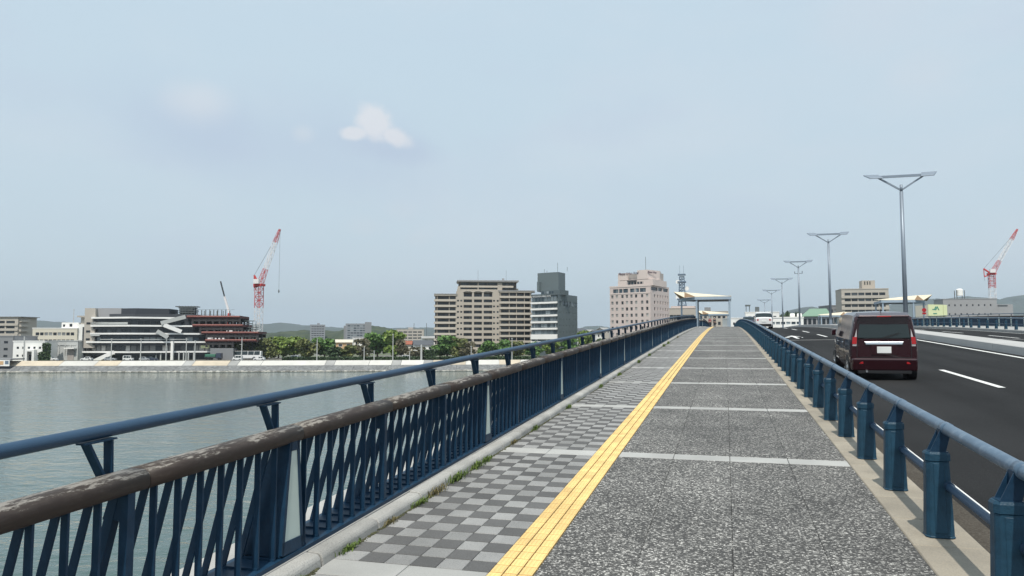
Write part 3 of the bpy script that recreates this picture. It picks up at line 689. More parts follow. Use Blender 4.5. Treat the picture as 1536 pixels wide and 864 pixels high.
class Bld:
    """building in local axes: x along the front from A to B, y inwards, z up from the ground"""
    def __init__(s, name, label, cat, uA, DA, uB, DB, z0=LAND_Z, group=None):
        A, B = at(uA, DA, z0), at(uB, DB, z0); d = B-A; s.W = d.length; s.D = (DA+DB)/2; s.z0 = z0
        s.r = thing(name, label, cat, A, math.atan2(d.y, d.x), group); s.cache = {}
    def L(s, u, D, z=0): p = Matrix.Rotation(-s.r.rotation_euler.z, 4, 'Z') @ (at(u, D, s.z0)-s.r.location); return (p.x, p.y, z)
    def h(s, v, D=None): return hgt(v, D or s.D) - s.z0
    def part(s, name, m, *boxes, bevel=0):
        b = MB()
        for q in boxes: b.box(*q)
        return b.build(name, M[m], s.r, bevel=bevel)
    def body(s, name, m, x0, x1, y0, y1, z0, z1): return s.part(name, m, (x0,x1,y0,y1,z0,z1))
    def pane(s, x0, x1, z0, z1, y, th=.06, m='win', O=(0,0), rot=0, name='window', mull=0, frame=None):
        w, hh = x1-x0, z1-z0; key = (round(w,2), round(hh,2), m, mull, frame, name)
        if key not in s.cache:
            b = MB(); k = max(1, mull)
            for i in range(k): b.box(w*i/k+.02, w*(i+1)/k-.02, 0, th, 0, hh)
            ms = [M[m]]
            if frame:
                b.mi = 1; ms.append(M[frame]); f = .09
                b.box(-f, 0, -.03, th, -f, hh+f); b.box(w, w+f, -.03, th, -f, hh+f); b.box(0, w, -.03, th, -f, 0); b.box(0, w, -.03, th, hh, hh+f)
                for i in range(1, k): b.box(w*i/k-.019, w*i/k+.019, -.02, th, 0, hh)
            s.cache[key] = b.mesh(name, ms, fix=False)
        c, sn = math.cos(rot), math.sin(rot)
        o = bpy.data.objects.new(name, s.cache[key]); COL.objects.link(o); o.parent = s.r
        o.location = (O[0]+c*x0-sn*y, O[1]+sn*x0+c*y, z0); o.rotation_euler = (0,0,rot); return o
    def wall(s, name, m, W, H, holes, depth=.35, O=(0,0), rot=0, z0=0):
        """front sheet with real openings and reveals; holes = [(x0,x1,z0,z1)]"""
        xs = sorted({0, W} | {round(v,3) for h in holes for v in h[:2]}); zs = sorted({z0, H} | {round(v,3) for h in holes for v in h[2:]})
        hs = {(round(a,3), round(c,3)): (round(b_,3), round(d,3)) for a, b_, c, d in holes}
        b = MB(); hole_cells = set()
        for a, b_, c, d in holes:
            for i in range(len(xs)-1):
                if xs[i] >= a-.0011 and xs[i+1] <= b_+.0011:
                    for j in range(len(zs)-1):
                        if zs[j] >= c-.0011 and zs[j+1] <= d+.0011: hole_cells.add((i, j))
        idx = {}
        cs, sn = math.cos(rot), math.sin(rot)
        def P(x, y, z): return (O[0]+cs*x-sn*y, O[1]+sn*x+cs*y, z)
        for j in range(len(zs)-1):
            i = 0
            while i < len(xs)-1:
                if (i, j) in hole_cells: i += 1; continue
                k = i
                while k < len(xs)-1 and (k, j) not in hole_cells: k += 1
                b.quad(P(xs[i],0,zs[j]), P(xs[k],0,zs[j]), P(xs[k],0,zs[j+1]), P(xs[i],0,zs[j+1])); i = k
        for a, b_, c, d in holes:
            b.quad(P(a,0,c), P(a,depth,c), P(b_,depth,c), P(b_,0,c)); b.quad(P(a,0,d), P(b_,0,d), P(b_,depth,d), P(a,depth,d))
            b.quad(P(a,0,c), P(a,0,d), P(a,depth,d), P(a,depth,c)); b.quad(P(b_,0,c), P(b_,depth,c), P(b_,depth,d), P(b_,0,d))
        return b.build(name, M[m], s.r, fix=False)

# ------------------------------------------------------------------ big beige apartment block
ap = Bld('apartment_block', 'large beige stepped apartment block with balconies on every floor by the lake', 'building', 652, 385, 801, 390)
FH = 2.9; k0 = 3.0
NF = 11
zf = lambda k: k0 + FH*k                       # underside of opening k
px = lambda u: (u-652)/149*ap.W
xa, xb, xc, xd = px(684), px(749), px(801), px(795)
LWH, RWH, CH = ap.h(441.5), ap.h(436), ap.h(437)
ap.body('body', 'apt_dark', .2, xa, 1.6, 14, 0, LWH-.5); ap.body('body', 'apt_dark', xa+.1, xb-.1, 1.3, 15, 0, CH-.3); ap.body('body', 'apt_dark', xb, xc-1.2, 1.6, 15, 0, RWH-.5)
# centre: framed openings
holes = []; cent = [(px(695.0),px(707.5)), (px(710.5),px(722.5)), (px(725.0),px(738.0))]; small = [px(686.5),px(691.3),px(740.5),px(746)]
for k in range(0, 9):
    z = zf(k)
    for a, b in cent: holes.append((a-xa, b-xa, z+.95, z+2.45))
    for a in small: holes.append((a-xa-.45, a-xa+.55, z+1.3, z+2.2))
for a, b in cent: holes.append((a-xa, b-xa, zf(9)+.95, CH-.5))
ap.wall('wall', 'apt', xb-xa, CH, holes, 1.1, O=(xa, 0))
for k in range(0, 10):
    for a, b in cent: ap.pane(a+.1, b-.1, zf(k)+.1, zf(k)+2.3, 1.05, m='win_dark', mull=3, frame='apt_dark')
    if k < 9:
        for a in small: ap.pane(a-.45, a+.55, zf(k)+1.3, zf(k)+2.2, .25, m='win_dark')
# arches over the top row
for a, b in cent:
    q = MB(); cx, w = (a+b)/2, (b-a)/2+.2
    pts = [(cx+w*math.cos(t), -.12, CH-.55+.75*math.sin(t)) for t in [math.pi*i/10 for i in range(11)]]
    for p, n_ in zip(pts, pts[1:]): q.bar(p, n_, .3, .28, (0,1,0))
    q.build('arch', M['apt_parapet'], ap.r)
def wing(x0, x1, top, bays, chamfer=False):
    n = int((top-1.0-k0)/FH)+1
    for k in range(-1, n+1):
        z = top-.9-FH*(n-k)
        if z < .5: continue
        ap.part('balcony', 'apt_parapet', (x0-.3 if not chamfer else x0, x1+(.0 if not chamfer else -1.5), -.35, -.12, z, z+1.12), (x0, x1-(1.5 if chamfer else 0), -.12, 1.5, z, z+.2))
        if chamfer:
            MB().prism([(x1-1.5,-.35,z),(x1+.6,1.2,z),(x1+.6,5,z),(x1+.4,5,z),(x1+.4,1.3,z),(x1-1.55,-.12,z)], (0,0,1.12)).build('balcony', M['apt_parapet'], ap.r)
        else: ap.part('balcony', 'apt_parapet', (x0-.55, x0-.31, -.3, 3.5, z, z+1.12))
        if k == n: continue
        for a, b in bays:
            ap.pane(a, b, z+.25, z+2.4, 1.5, m='win_dark', mull=max(2, int((b-a)/1.6)), frame='apt_dark')
    for a in [b[0]-.28 for b in bays] + [bays[-1][1]+.05]:
        ap.part('pier', 'apt', (a, a+.26, -.05, 1.55, 0, top-.2))
    ap.part('roof', 'apt_roof', (x0-.6, x1+.5, -.6, 15, top-.12, top+.2)); ap.part('fascia', 'apt_parapet', (x0-.5, x1+.4, -.45, 14.5, top-.5, top-.13))
wing(.2, xa, LWH, [(px(656),px(672.5)), (px(674),px(683))])
wing(xb, xc, RWH, [(px(751),px(762)), (px(764),px(774)), (px(775),px(786)), (px(787),px(795))], True)
# two-storey penthouse
P1, P2 = ap.h(432), ap.h(421)
ap.part('penthouse_wall', 'apt', (px(685), px(747), .6, 1.0, CH+.01, CH+1.0), (px(747), px(778), 2.5, 3.0, RWH+.2, RWH+1.3)); ap.body('body', 'apt_dark', px(688), px(775), 2.2, 14, CH, P2-.7)
ap.part('balcony', 'apt_parapet', (px(689.5), px(770), .9, 1.15, P1+.3, P1+1.3)); ap.part('pier', 'apt', (px(716), px(717.5), .8, 2.3, CH, P2-.4), (px(746), px(753), .8, 2.3, CH, P2-.9), (px(686), px(690), .8, 2.3, CH, P1+.9))
for z0_, z1_ in ((CH+1.1, P1+.2), (P1+1.35, P2-.9)):
    for a, b in ((691,703),(704,715),(718,730),(731,745),(754,762),(763,772)): ap.pane(px(a), px(b), z0_, z1_, 2.1, m='win_dark', mull=3, frame='apt_dark')
ap.part('roof', 'apt_roof', (px(685), px(778), -.2, 15, P2-.4, P2+.25)); ap.part('fascia', 'apt_parapet', (px(686), px(777), .0, 14.8, P2-.75, P2-.41))
ap.part('roof_box', 'grey_wall', (px(754), px(757), 4, 6, P2+.25, P2+1.6))
ap.part('antenna', 'scaffold', (px(717), px(717.3), 5, 5.1, P2+.25, P2+6)); ap.part('antenna', 'scaffold', (px(760), px(760.3), 5, 5.1, P2+.25, P2+6))
ap.part('wall', 'apt', (px(705), px(745), -1.5, -.1, 0, 3.2))

# ------------------------------------------------------------------ dark slate hotel
ht = Bld('slate_hotel', 'dark slate grey hotel with white balcony bands and a square roof tower', 'hotel', 796.5, 371, 837, 360)
Hh = ht.h(442, 365); Wd = ht.W
B2 = at(866, 382, LAND_Z); inv = Matrix.Rotation(-ht.r.rotation_euler.z, 4, 'Z'); d2 = inv @ (B2-ht.r.location); rot2 = math.atan2(d2.y, d2.x-Wd); W2 = math.hypot(d2.x-Wd, d2.y)
b = MB().prism([(.3,.5,0),(Wd-.3,.5,0),(d2.x-.4,d2.y,0),(d2.x-Wd,d2.y+3,0),(.3,14,0)], (0,0,Hh-.2)); b.build('body', M['slate_front'], ht.r)
bands = [ht.h(390+v/5.575, 365) for v in (360, 412, 467, 522, 577, 632, 690)]
for i, z in enumerate(bands):
    t = .95 if i != 5 else 2.4
    ht.part('balcony_band', 'white_band', (0, Wd-.5, -.5, .45, z-t/2-(.7 if i == 5 else 0), z+t/2-(.7 if i == 5 else 0)), bevel=.15)
for i in range(6):
    z0_, z1_ = bands[i+1]+.75, bands[i]-.75
    for k in range(8): ht.pane(.6+k*(Wd-1.6)/8, .6+(k+.88)*(Wd-1.6)/8, z0_, z1_, .25, m='win_blue', mull=2, frame='slate')
ztop = bands[0]+.8
for k in range(8): ht.pane(.5+k*(Wd-1.2)/8, .5+(k+.8)*(Wd-1.2)/8, ztop, ztop+2.6, .3, m='win_blue', mull=1, frame='slate')
ht.part('parapet', 'slate_front', (0, Wd, -.15, .5, ztop+2.9, Hh+.3))
hl = []; cols = [W2*(.09+.165*k) for k in range(6)]
rows = [ht.h(390+v/5.575, 365) for v in (384, 440, 495, 549, 604)]
for c in cols:
    for z in rows: hl.append((c-.35, c+.35, z-.4, z+.4))
hl += [(W2*(.06+.16*k), W2*(.06+.16*k+.12), Hh-5.6, Hh-3.2) for k in range(6)]
ht.wall('side_wall', 'slate', W2, Hh+.2, hl, .3, O=(Wd,0), rot=rot2)
for a, b_, c, d in hl: ht.pane(a+.01, b_-.01, c, d, .22, m='frosted' if d < Hh-6 else 'win_blue', O=(Wd,0), rot=rot2)
me_ = text_mesh('MATSUE NEW URBAN HOTEL', 1.05, M['letter_white']); o = link('lettering', me_, ht.r, (1.2, -.2, Hh-1.15), (math.pi/2, 0, 0), (.82,1,1))
pxh = lambda u: (u-796.5)/40.5*Wd
th1, th2 = ht.h(436.5,365), ht.h(408.0,365)
ht.body('roof_plant', 'slate_front', pxh(808), pxh(837)-.3, 2, 9, Hh-.2, th1+.3)
for k in range(5): ht.pane(pxh(809.5)+k*1.5, pxh(809.5)+k*1.5+1.2, Hh+.6, th1-.1, 1.95, m='win_blue')
tw = MB().prism([ht.L(806.5,371.5),ht.L(838,364.5),ht.L(848,372),ht.L(820,382)], (0,0,th2-th1)).build('roof_tower', M['slate'], ht.r); tw.location.z = th1
ht.body('roof_tower', 'slate', pxh(806.8)-1.4, pxh(806.8), 1.2, 9, th1, ht.h(421.5,365))
for u, hh in ((811,1.8),(815,1.0),(831,4.5),(845,2.0)): ht.part('antenna', 'scaffold', (pxh(u), pxh(u)+.12, 3, 3.12, th2, th2+hh))

# ------------------------------------------------------------------ pink hotel by the bridge
ph = Bld('pink_hotel', 'pink tower hotel with rows of small square windows and script roof lettering', 'hotel', 915, 360, 976, 346)
zb = lambda v: ph.h(380+v/5.908, 352)
Hp = zb(287); Wp = ph.W; B2 = at(1004, 364, LAND_Z); d2 = Matrix.Rotation(-ph.r.rotation_euler.z, 4, 'Z') @ (B2-ph.r.location); rp = math.atan2(d2.y, d2.x-Wp); Wq = math.hypot(d2.x-Wp, d2.y)
MB().prism([(.4,.6,0),(Wp-.4,.6,0),(d2.x-.5,d2.y,0),(d2.x-Wp,d2.y+4,0)], (0,0,Hp-.3)).build('body', M['pink_grey'], ph.r)
rowz = [zb(380)-i*(zb(380)-zb(436.5)) for i in range(9)]
colx = [(v-328)/350*Wp for v in (350, 390, 439, 478, 517, 557, 608, 650)]
hl = [(x-.62, x+.62, z-.75, z+.75) for x in colx for z in rowz if z > 2]
strip = [((v0-328)/350*Wp, (v1-328)/350*Wp, zb(347), zb(312)) for v0, v1 in ((357,404),(410,440),(446,488),(506,545),(551,582),(589,640))]
ph.wall('wall', 'pink', Wp, Hp, hl+strip, .35)
for a, b_, c, d in hl: ph.pane(a+.01, b_-.01, c+.02, d-.02, .28, m='win_curtain', mull=1, frame=None)
for a, b_, c, d in strip: ph.pane(a+.05, b_-.05, c+.05, d-.05, .28, m='win_blue', mull=4, frame='mast_blue')
colq = [Wq*f for f in (.22, .38, .52, .66, .80, .93)]
hq = [(x-(.5 if i else .75), x+(.5 if i else .75), z-.75, z+.75) for i, x in enumerate(colq) for z in rowz if z > 2]
sq = [(Wq*a, Wq*b_, zb(333), zb(303)) for a, b_ in ((.04,.36),(.42,.62),(.68,.95))]
ph.wall('wall', 'pink', Wq, Hp, hq+sq, .35, O=(Wp,0), rot=rp)
for a, b_, c, d in hq: ph.pane(a+.01, b_-.01, c+.02, d-.02, .28, m='win', O=(Wp,0), rot=rp)
for a, b_, c, d in sq: ph.pane(a+.05, b_-.05, c+.05, d-.05, .3, m='win_dark', mull=4, O=(Wp,0), rot=rp)
ph.part('ledge', 'pink_light', (-.2, Wp+.1, -.15, .0, Hp-.5, Hp+.15))
ph.part('ledge', 'pink_light', (-.1, Wp+.05, -.12, .0, zb(352)-.3, zb(352)+.1))
cv = math.cos(rp), math.sin(rp)
def rot_box(name, m, x0, x1, y0, y1, z0_, z1_):
    c, s_ = cv; pts = [(Wp+c*x-s_*y, s_*x+c*y) for x, y in ((x0,y0),(x1,y0),(x1,y1),(x0,y1))]
    return MB().prism([(x, y, z0_) for x, y in pts], (0,0,z1_-z0_)).build(name, M[m], ph.r)
u_ = lambda v: (v-328)/350*Wp
Z1, Z2 = zb(232), zb(160)
MB().prism([(u_(387),1.5,Hp-.2),(u_(690),1.2,Hp-.2),(Wp+cv[0]*Wq*.82,cv[1]*Wq*.82+1,Hp-.2),(u_(430),d2.y,Hp-.2)], (0,0,Z1-Hp)).build('upper_storey', M['pink_light'], ph.r)
MB().prism([(u_(387),1.6,Z1),(u_(470),1.6,Z1),(u_(470),d2.y-3,Z1),(u_(400),d2.y-3,Z1)], (0,0,zb(168)-Z1)).build('roof_block', M['pink_light'], ph.r)
MB().prism([(u_(555),1.5,Z1),(u_(645),1.2,Z1),(Wp+cv[0]*Wq*.45,cv[1]*Wq*.45+1,Z1),(u_(600),d2.y-2,Z1)], (0,0,zb(150)-Z1)).build('roof_block', M['pink_light'], ph.r)
MB().prism([(u_(470),2.6,Z1),(u_(555),2.6,Z1),(u_(600),d2.y-3,Z1),(u_(470),d2.y-3,Z1)], (0,0,zb(178)-Z1)).build('louvre_screen', M['pink_grey'], ph.r)
rot_box('roof_tank', 'pink_grey', Wq*.47, Wq*.86, 1.5, 7, Z1-2, zb(165))
for i in range(7): ph.pane(u_(478)+i*1.62, u_(478)+i*1.62+1.3, zb(273), zb(252), 1.28, m='win_dark' if i > 1 else 'win_blue')
ph.part('awning', 'charcoal', (u_(474), u_(552), .8, 1.7, zb(248), zb(238)))
for i in range(5): ph.pane(.1*Wq+i*1.5, .1*Wq+i*1.5+.8, zb(270), zb(250), .3, m='win_curtain', O=(Wp,0), rot=rp)
me_ = text_mesh('Matsue Urban Hotel', 1.7, M['letter_dark'], .05, .3); o = link('lettering', me_, ph.r, (u_(392), 1.42, zb(183)), (math.pi/2,0,0), (.78,1,1))
me_ = text_mesh('Matsue Urban', 1.5, M['letter_dark'], .05, .3); o = link('lettering', me_, ph.r, (u_(648), 1.0, zb(180)), (math.pi/2,0,rp*.8), (.7,1,1))
ph.part('antenna', 'scaffold', (u_(604), u_(604)+.14, 4, 4.14, zb(150), zb(30)))

# ------------------------------------------------------------------ lattice work: cranes and the radio mast
def lattice(b, p, q, w0, w1, n, r=.12, rd=.07):
    p = Vector(p); q = Vector(q); d = (q-p).normalized(); u = Vector((0,0,1)) if abs(d.z) < .9 else Vector((1,0,0))
    a = d.cross(u).normalized(); c = a.cross(d)
    ring = []
    for i in range(n+1):
        t = i/n; w = (w0+(w1-w0)*t)/2; o = p+(q-p)*t; ring.append([o+a*w+c*w, o-a*w+c*w, o-a*w-c*w, o+a*w-c*w])
    for k in range(4): b.bar(ring[0][k], ring[-1][k], r)
    for i in range(n):
        for k in range(4):
            k2 = (k+1)%4
            b.bar(ring[i][k], ring[i+1][k2] , rd) if (i+k) % 2 else b.bar(ring[i][k2], ring[i+1][k], rd)
            b.bar(ring[i+1][k], ring[i+1][k2], rd)
def tower_crane(label, u, D, v_slew, mastw, tip, cab, hook_v, v_red, v_base, back=-1):
    """luffing crane; photo rows give heights at distance D"""
    base = at(u, D, LAND_Z); r = thing('tower_crane', label, 'crane', base); ex = RT
    def P(uu, v): return ex*((uu-u)/F*D) + Vector((0,0,hgt(v, D)-LAND_Z))
    b = MB(); lattice(b, (0,0,0), P(u, v_base), mastw, mastw, 9, .17, .08); lattice(b, P(u, v_base), P(u, v_red), mastw, mastw, 6, .18, .09); b.build('lower_mast', M['crane_white'], r, fix=False)
    b = MB(); lattice(b, P(u, v_red), P(u, v_slew), mastw, mastw, 6, .22, .12); b.build('upper_mast', M['crane_red'], r, fix=False)
    b = MB(); c = P(u, v_slew); b.box(c.x-2.0, c.x+2.0, c.y-1.6, c.y+1.6, c.z-.4, c.z+.6); b.bar(c, P(cab[0], cab[1]), .7); b.bar(c, P(cab[2], cab[3]), .6); b.bar(P(cab[0], cab[1]), P(cab[2], cab[3]), .35); b.build('slewing_deck', M['crane_red'], r)
    b = MB(); b.box(-1.3, 1.3, -2.6, -1.2, c.z+.6, c.z+2.6); b.build('cab', M['crane_white'], r)
    j0, j1 = P(u+1, v_slew-1), P(*tip); n = 3; seg = [(0,.28,'crane_red'), (.28,.76,'crane_white'), (.76,1,'crane_red')]
    for a, e, m_ in seg:
        b = MB(); lattice(b, j0+(j1-j0)*a, j0+(j1-j0)*e, 1.5 if a > 0 else 2.0, 1.5 if e < 1 else .6, int(12*(e-a))+2, .17, .09); b.build('jib', M[m_], r, fix=False)
    b = MB(); b.tube(P(cab[0], cab[1]), j0+(j1-j0)*.93, .07, n=5); b.tube(P(cab[0], cab[1]), P(cab[2], cab[3]+6), .06, n=5); b.build('luffing_rope', M['scaffold'], r)
    if hook_v:
        b = MB(); e = P(tip[0]+.5, tip[1]); f = P(tip[0]+.5, hook_v); b.tube(e, f, .05, n=5); b.ball(f, .35, .35, .8, 6, 4); b.build('hook_line', M['scaffold'], r)
    return r
tower_crane('red and white luffing tower crane rising from the building site', 388, 330, 428, 2.6, (417, 343), (380, 413, 380, 431), 437, 462, 497)
tower_crane('red and white luffing tower crane behind the grey building across the road', 1490, 420, 411, 2.8, (1532, 343), (1478.5, 403, 1479, 415), None, 432, 462)
bm_ = thing('radio_mast', 'blue grey lattice radio mast with white dish antennas on a beige building', 'mast', at(1023.5, 410, LAND_Z))
def Pm(u, v): return RT*((u-1023.5)/F*410) + Vector((0,0,hgt(v, 410)-LAND_Z))
b = MB(); lattice(b, Pm(1023.5, 478), Pm(1023.5, 452), 7, 3.4, 4, .35, .2); lattice(b, Pm(1023.5, 452), Pm(1023.5, 415), 3.4, 2.4, 9, .4, .25); b.build('lattice_frame', M['mast_blue'], bm_.id_data if False else bm_, fix=False)
for v, w in ((449, 2.6), (439, 2.3), (423, 2.2), (412, 2.0)):
    c = Pm(1023.5, v); MB().box(c.x-w, c.x+w, c.y-w, c.y+w, c.z-.35, c.z+.35).build('platform', M['mast_blue'], bm_)
for u, v in ((1017.5, 423), (1031, 433), (1017, 446)):
    c = Pm(u, v); MB().tube((c.x, c.y-1.2, c.z), (c.x, c.y+.2, c.z), 1.15, .9, 12).build('dish_antenna', M['white_wall'], bm_); MB().bar((c.x, c.y, c.z), Pm(1023.5, v), .3).build('antenna_arm', M['mast_blue'], bm_)
for u in (1020.5, 1026.5): c = Pm(u, 411); e = Pm(u, 398); MB().tube(c, e, .09, .05, 5).build('whip_antenna', M['mast_blue'], bm_)

# ------------------------------------------------------------------ city office with its building site
ch = Bld('office_building', 'dark glass office with white bands, its red steel extension still under construction', 'building', 138, 286, 318, 292)
pc = lambda u: (u-138)/180*ch.W
zc = lambda v: ch.h(430+v/4.95, 285)           # rows measured in an enlarged view
Kx, Ky, Ry = pc(206), -7.0, 2.5               # the front bends outwards here
def fy(x): return Ky*x/Kx if x < Kx else Ky+(Ry-Ky)*(x-Kx)/(ch.W-Kx)
def strip_prism(name, m, x0, x1, off0, off1, z0, z1):
    xs = [x0]+[Kx]*(x0 < Kx < x1)+[x1]
    f = [(x, fy(x)-off0) for x in xs]; bk = [(x, fy(x)+off1) for x in reversed(xs)]
    return MB().prism([(x, y, z0) for x, y in f+bk], (0,0,z1-z0)).build(name, M[m], ch.r)
lev = [zc(v) for v in (555, 485, 412, 350, 292, 233)]
strip_prism('core', 'charcoal', pc(138), ch.W+1, -1.2, 22, 0, zc(228))
strip_prism('roof_storey', 'dark_wall', pc(156), ch.W-7, -3.5, 18, zc(228), zc(202)); strip_prism('roof_storey', 'charcoal', pc(181), pc(251), -4.5, 16, zc(202), zc(160))
for i, (z, x0, x1) in enumerate(zip(lev[1:], (pc(116), pc(131), pc(139), pc(139), pc(140)), (ch.W+.5, pc(312), pc(306), pc(292), pc(275)))):
    strip_prism('white_band', 'white_band', x0, x1, 1.6, .8, z-.30, z+.32)
    strip_prism('eave', 'dark_wall', max(x0, pc(135)), x1, .6, 1.0, z-1.25, z-.39)
for i in range(5):
    z0_, z1_ = (lev[i]+(.3 if i == 0 else .45)), lev[i+1]-1.28; nx = 26
    xe = (ch.W, ch.W, pc(306), pc(292), pc(275))[i]; x = pc(139); wdt = 2.05; m_ = ('win_dark','win_curtain','win_blue','win_dark','win_dark')[i]
    while x+wdt < xe:
        xm = x+wdt/2; o = ch.pane(x, x+wdt-.16, z0_, z1_, 0, m=m_, frame='dark_wall'); o.location.y = fy(x)+.55
        o.rotation_euler.z = math.atan2(fy(x+1)-fy(x), 1); x += wdt
for (x0, x1, z, t) in ((pc(157), pc(205), zc(392)+.0, .25), (pc(205), pc(285), zc(392), .25), (pc(140), pc(156), zc(358), .9), (pc(140), pc(170), zc(298)+1.3, .8), (pc(140), pc(203), zc(275), .9)):
    strip_prism('balcony_rail', 'pale_panel', x0, x1, 1.7, -1.2, z-t/2, z+t/2)
# grey stair core on the left
ch.body('stair_core', 'beige_wall', pc(129), pc(144.5), -1, 14, zc(455), zc(160)); ch.body('stair_core', 'grey_wall', pc(144.5), pc(181), 1, 16, zc(230), zc(158))
ch.body('dark_pier', 'charcoal', pc(125), pc(129), 0, 9, 0, zc(300))
for v in (275, 335, 393): ch.pane(pc(132), pc(138), zc(v)-.3, zc(v)+.5, -1.06, m='win_dark')
for (u0, v0, u1, v1, m_) in ((150, 553, 182, 487, 'white_band'), (248, 272, 281, 222, 'pale_panel'), (252, 285, 276, 335, 'white_band'), (243, 330, 258, 378, 'pale_panel'), (328, 395, 359, 340, 'pale_panel')):
    a = (pc(u0), fy(pc(u0))-2.2, zc(v0)); e = (pc(u1), fy(pc(min(u1, 318)))-2.2, zc(v1)); ch_st = MB().bar(a, e, .9, 1.5); ch_st.build('staircase', M[m_], ch.r)
ch.body('white_column', 'white_wall', pc(263.5), pc(267), -5.5, -4.2, 0, zc(405))
for u in (240, 247, 255, 274, 281, 288, 296): ch.body('column', 'pale_panel', pc(u), pc(u)+.4, -4.6, -4.0, 0, lev[1])
ch.part('hoarding_sign', 'sign_yellow', (pc(301), pc(314), 1.2, 1.5, zc(458), zc(430)))
for k, (u0, u1) in enumerate(((272, 292), (274, 284))): ch.body('safety_net', 'net_green', pc(u0), pc(u1), 1.0, 1.2, zc(280+55*k), zc(262+55*k))
# the steel extension
def deckf(u0, u1, v, m_, t=.8, y0=-1.5, y1=15): ch.body('floor_deck', m_, pc(u0), pc(u1), y0, y1, zc(v)-t/2, zc(v)+t/2)
for u0, u1, v in ((281, 363, 222), (290, 368, 287), (304, 392, 342), (310, 389, 400)):
    deckf(u0, u1, v, 'red_steel', 1.0); ch.body('deck_edge', 'rust_deck', pc(u0)+.2, pc(u1)-.2, -1.8, -1.55, zc(v)+.05, zc(v)+.5)
for i, (va, vb, u0, u1, n) in enumerate(((222, 287, 290, 362, 7), (287, 342, 302, 366, 6), (342, 400, 312, 390, 7), (400, 452, 312, 352, 4))):
    for k in range(n+1):
        for y in (-1, 7, 14): ch.body('steel_column', 'dark_steel', pc(u0+(u1-u0)*k/n)-.35, pc(u0+(u1-u0)*k/n)+.35, y-.3, y+.3, zc(vb), zc(va))
    ch.body('back_wall', 'dark_steel', pc(u0)+2, pc(u0+(u1-u0)*.45), 14.2, 14.6, zc(vb), zc(va))
    for y in (-1.2, 14): ch.body('girder', 'dark_steel', pc(u0), pc(u1), y, y+.5, zc(va)-1.7, zc(va)-.4)
for k in range(9): ch.body('roof_stanchion', 'scaffold', pc(292+6.2*k), pc(292+6.2*k)+.28, 3, 3.3, zc(215), zc(160+RND.random()*10))
for k in range(5): ch.body('roof_stanchion', 'scaffold', pc(295+10*k), pc(295+10*k)+.22, 10, 10.25, zc(215), zc(168))
ch.body('handrail', 'scaffold', pc(290), pc(350), 3.1, 3.2, zc(205), zc(203)); ch.body('handrail', 'scaffold', pc(290), pc(350), 3.1, 3.2, zc(164), zc(162.5))
for (v, u0, u1) in ((140, 257, 290), (150, 262, 286), (160, 263, 284), (172, 262, 288), (185, 262, 286), (200, 258, 284)): ch.body('scaffold_stage', 'scaffold', pc(u0), pc(u1), 4, 9, zc(v)-.16, zc(v)+.16)
for k in range(6): ch.body('scaffold_pole', 'scaffold', pc(263+4.6*k), pc(263+4.6*k)+.16, 4, 4.16, zc(215), zc(135))
ch.body('scaffold_screen', 'dark_wall', pc(262), pc(285), 6, 8.5, zc(215), zc(150))
for v, u1 in ((248, 378), (268, 375), (298, 385), (315, 384), (350, 398), (380, 396)): ch.body('scaffold_stage', 'scaffold', pc(362), pc(u1), 6, 7.5, zc(v)-.14, zc(v)+.14)
for u in (366, 371, 376, 381): ch.body('scaffold_pole', 'scaffold', pc(u), pc(u)+.16, 6, 6.16, 0, zc(245))
ch.body('concrete_podium', 'grey_bldg', pc(319), pc(354), -2.0, 12, 0, zc(458))
for u, v in ((313, 390), (318, 392), (330, 392), (342, 335)): ch.part('tarpaulin', 'crane_white', (pc(u), pc(u)+2.2, -1.2, .5, zc(v)-.5, zc(v)+.6))
# thin boom of a mobile crane behind the roof
mc = thing('mobile_crane_boom', 'slim dark crane boom leaning over the office roof', 'crane', at(341, 312, hgt(466, 312)-9.0))
def Pq(u, v): return RT*((u-341)/F*312) + Vector((0,0,hgt(v, 312)-mc.location.z))
MB().bar(Pq(344, 470), Pq(336, 445), .7).build('lower_boom', M['crane_white'], mc); MB().bar(Pq(338, 452), Pq(329.5, 422), .45).build('upper_boom', M['charcoal'], mc)
MB().bar(Pq(341, 500), Pq(344, 470), .9).build('mast_foot', M['crane_red'], mc)

# ------------------------------------------------------------------ plain blocks with window rows
def block(name, label, uA, DA, uB, DB, vtop, m, rows, cols, wm='win', depth=12, z0=LAND_Z, vb=None, margin=.06, fill=.7, band=None, cat='building', group=None, wfr=.55, roof=None):
    B = Bld(name, label, cat, uA, DA, uB, DB, z0, group); H = B.h(vtop); bot = .6 if vb is None else B.h(vb)
    fh = (H-.8-bot)/rows; holes = []
    for r in range(rows):
        for c in range(cols):
            cw = B.W*(1-2*margin)/cols; x = B.W*margin+cw*(c+.5); z = bot+fh*(r+.5)
            holes.append((x-cw*fill/2, x+cw*fill/2, z-fh*wfr/2, z+fh*wfr/2))
    B.wall('wall', m, B.W, H, holes, .3); B.body('body', m, 0, B.W, .32, depth, 0, H-.05)
    for a, b_, c, d in holes: B.pane(a+.01, b_-.01, c, d, .22, m=wm)
    B.part('parapet', roof or m, (-.15, B.W+.15, -.15, depth+.1, H, H+.35))
    if band:
        for r in range(rows): B.part('floor_band', band, (-.1, B.W+.1, -.4, -.02, bot+fh*r-fh*(1-wfr)*.42, bot+fh*r+fh*(1-wfr)*.42))
    B.H = H; return B
b1 = block('apartment_block', 'grey-beige apartment block with open balconies beyond the slate-walled house', -40, 352, 28, 350, 477, 'beige_wall', 8, 4, 'win_dark', vb=540, fill=.86, wfr=.5, band='beige_wall')
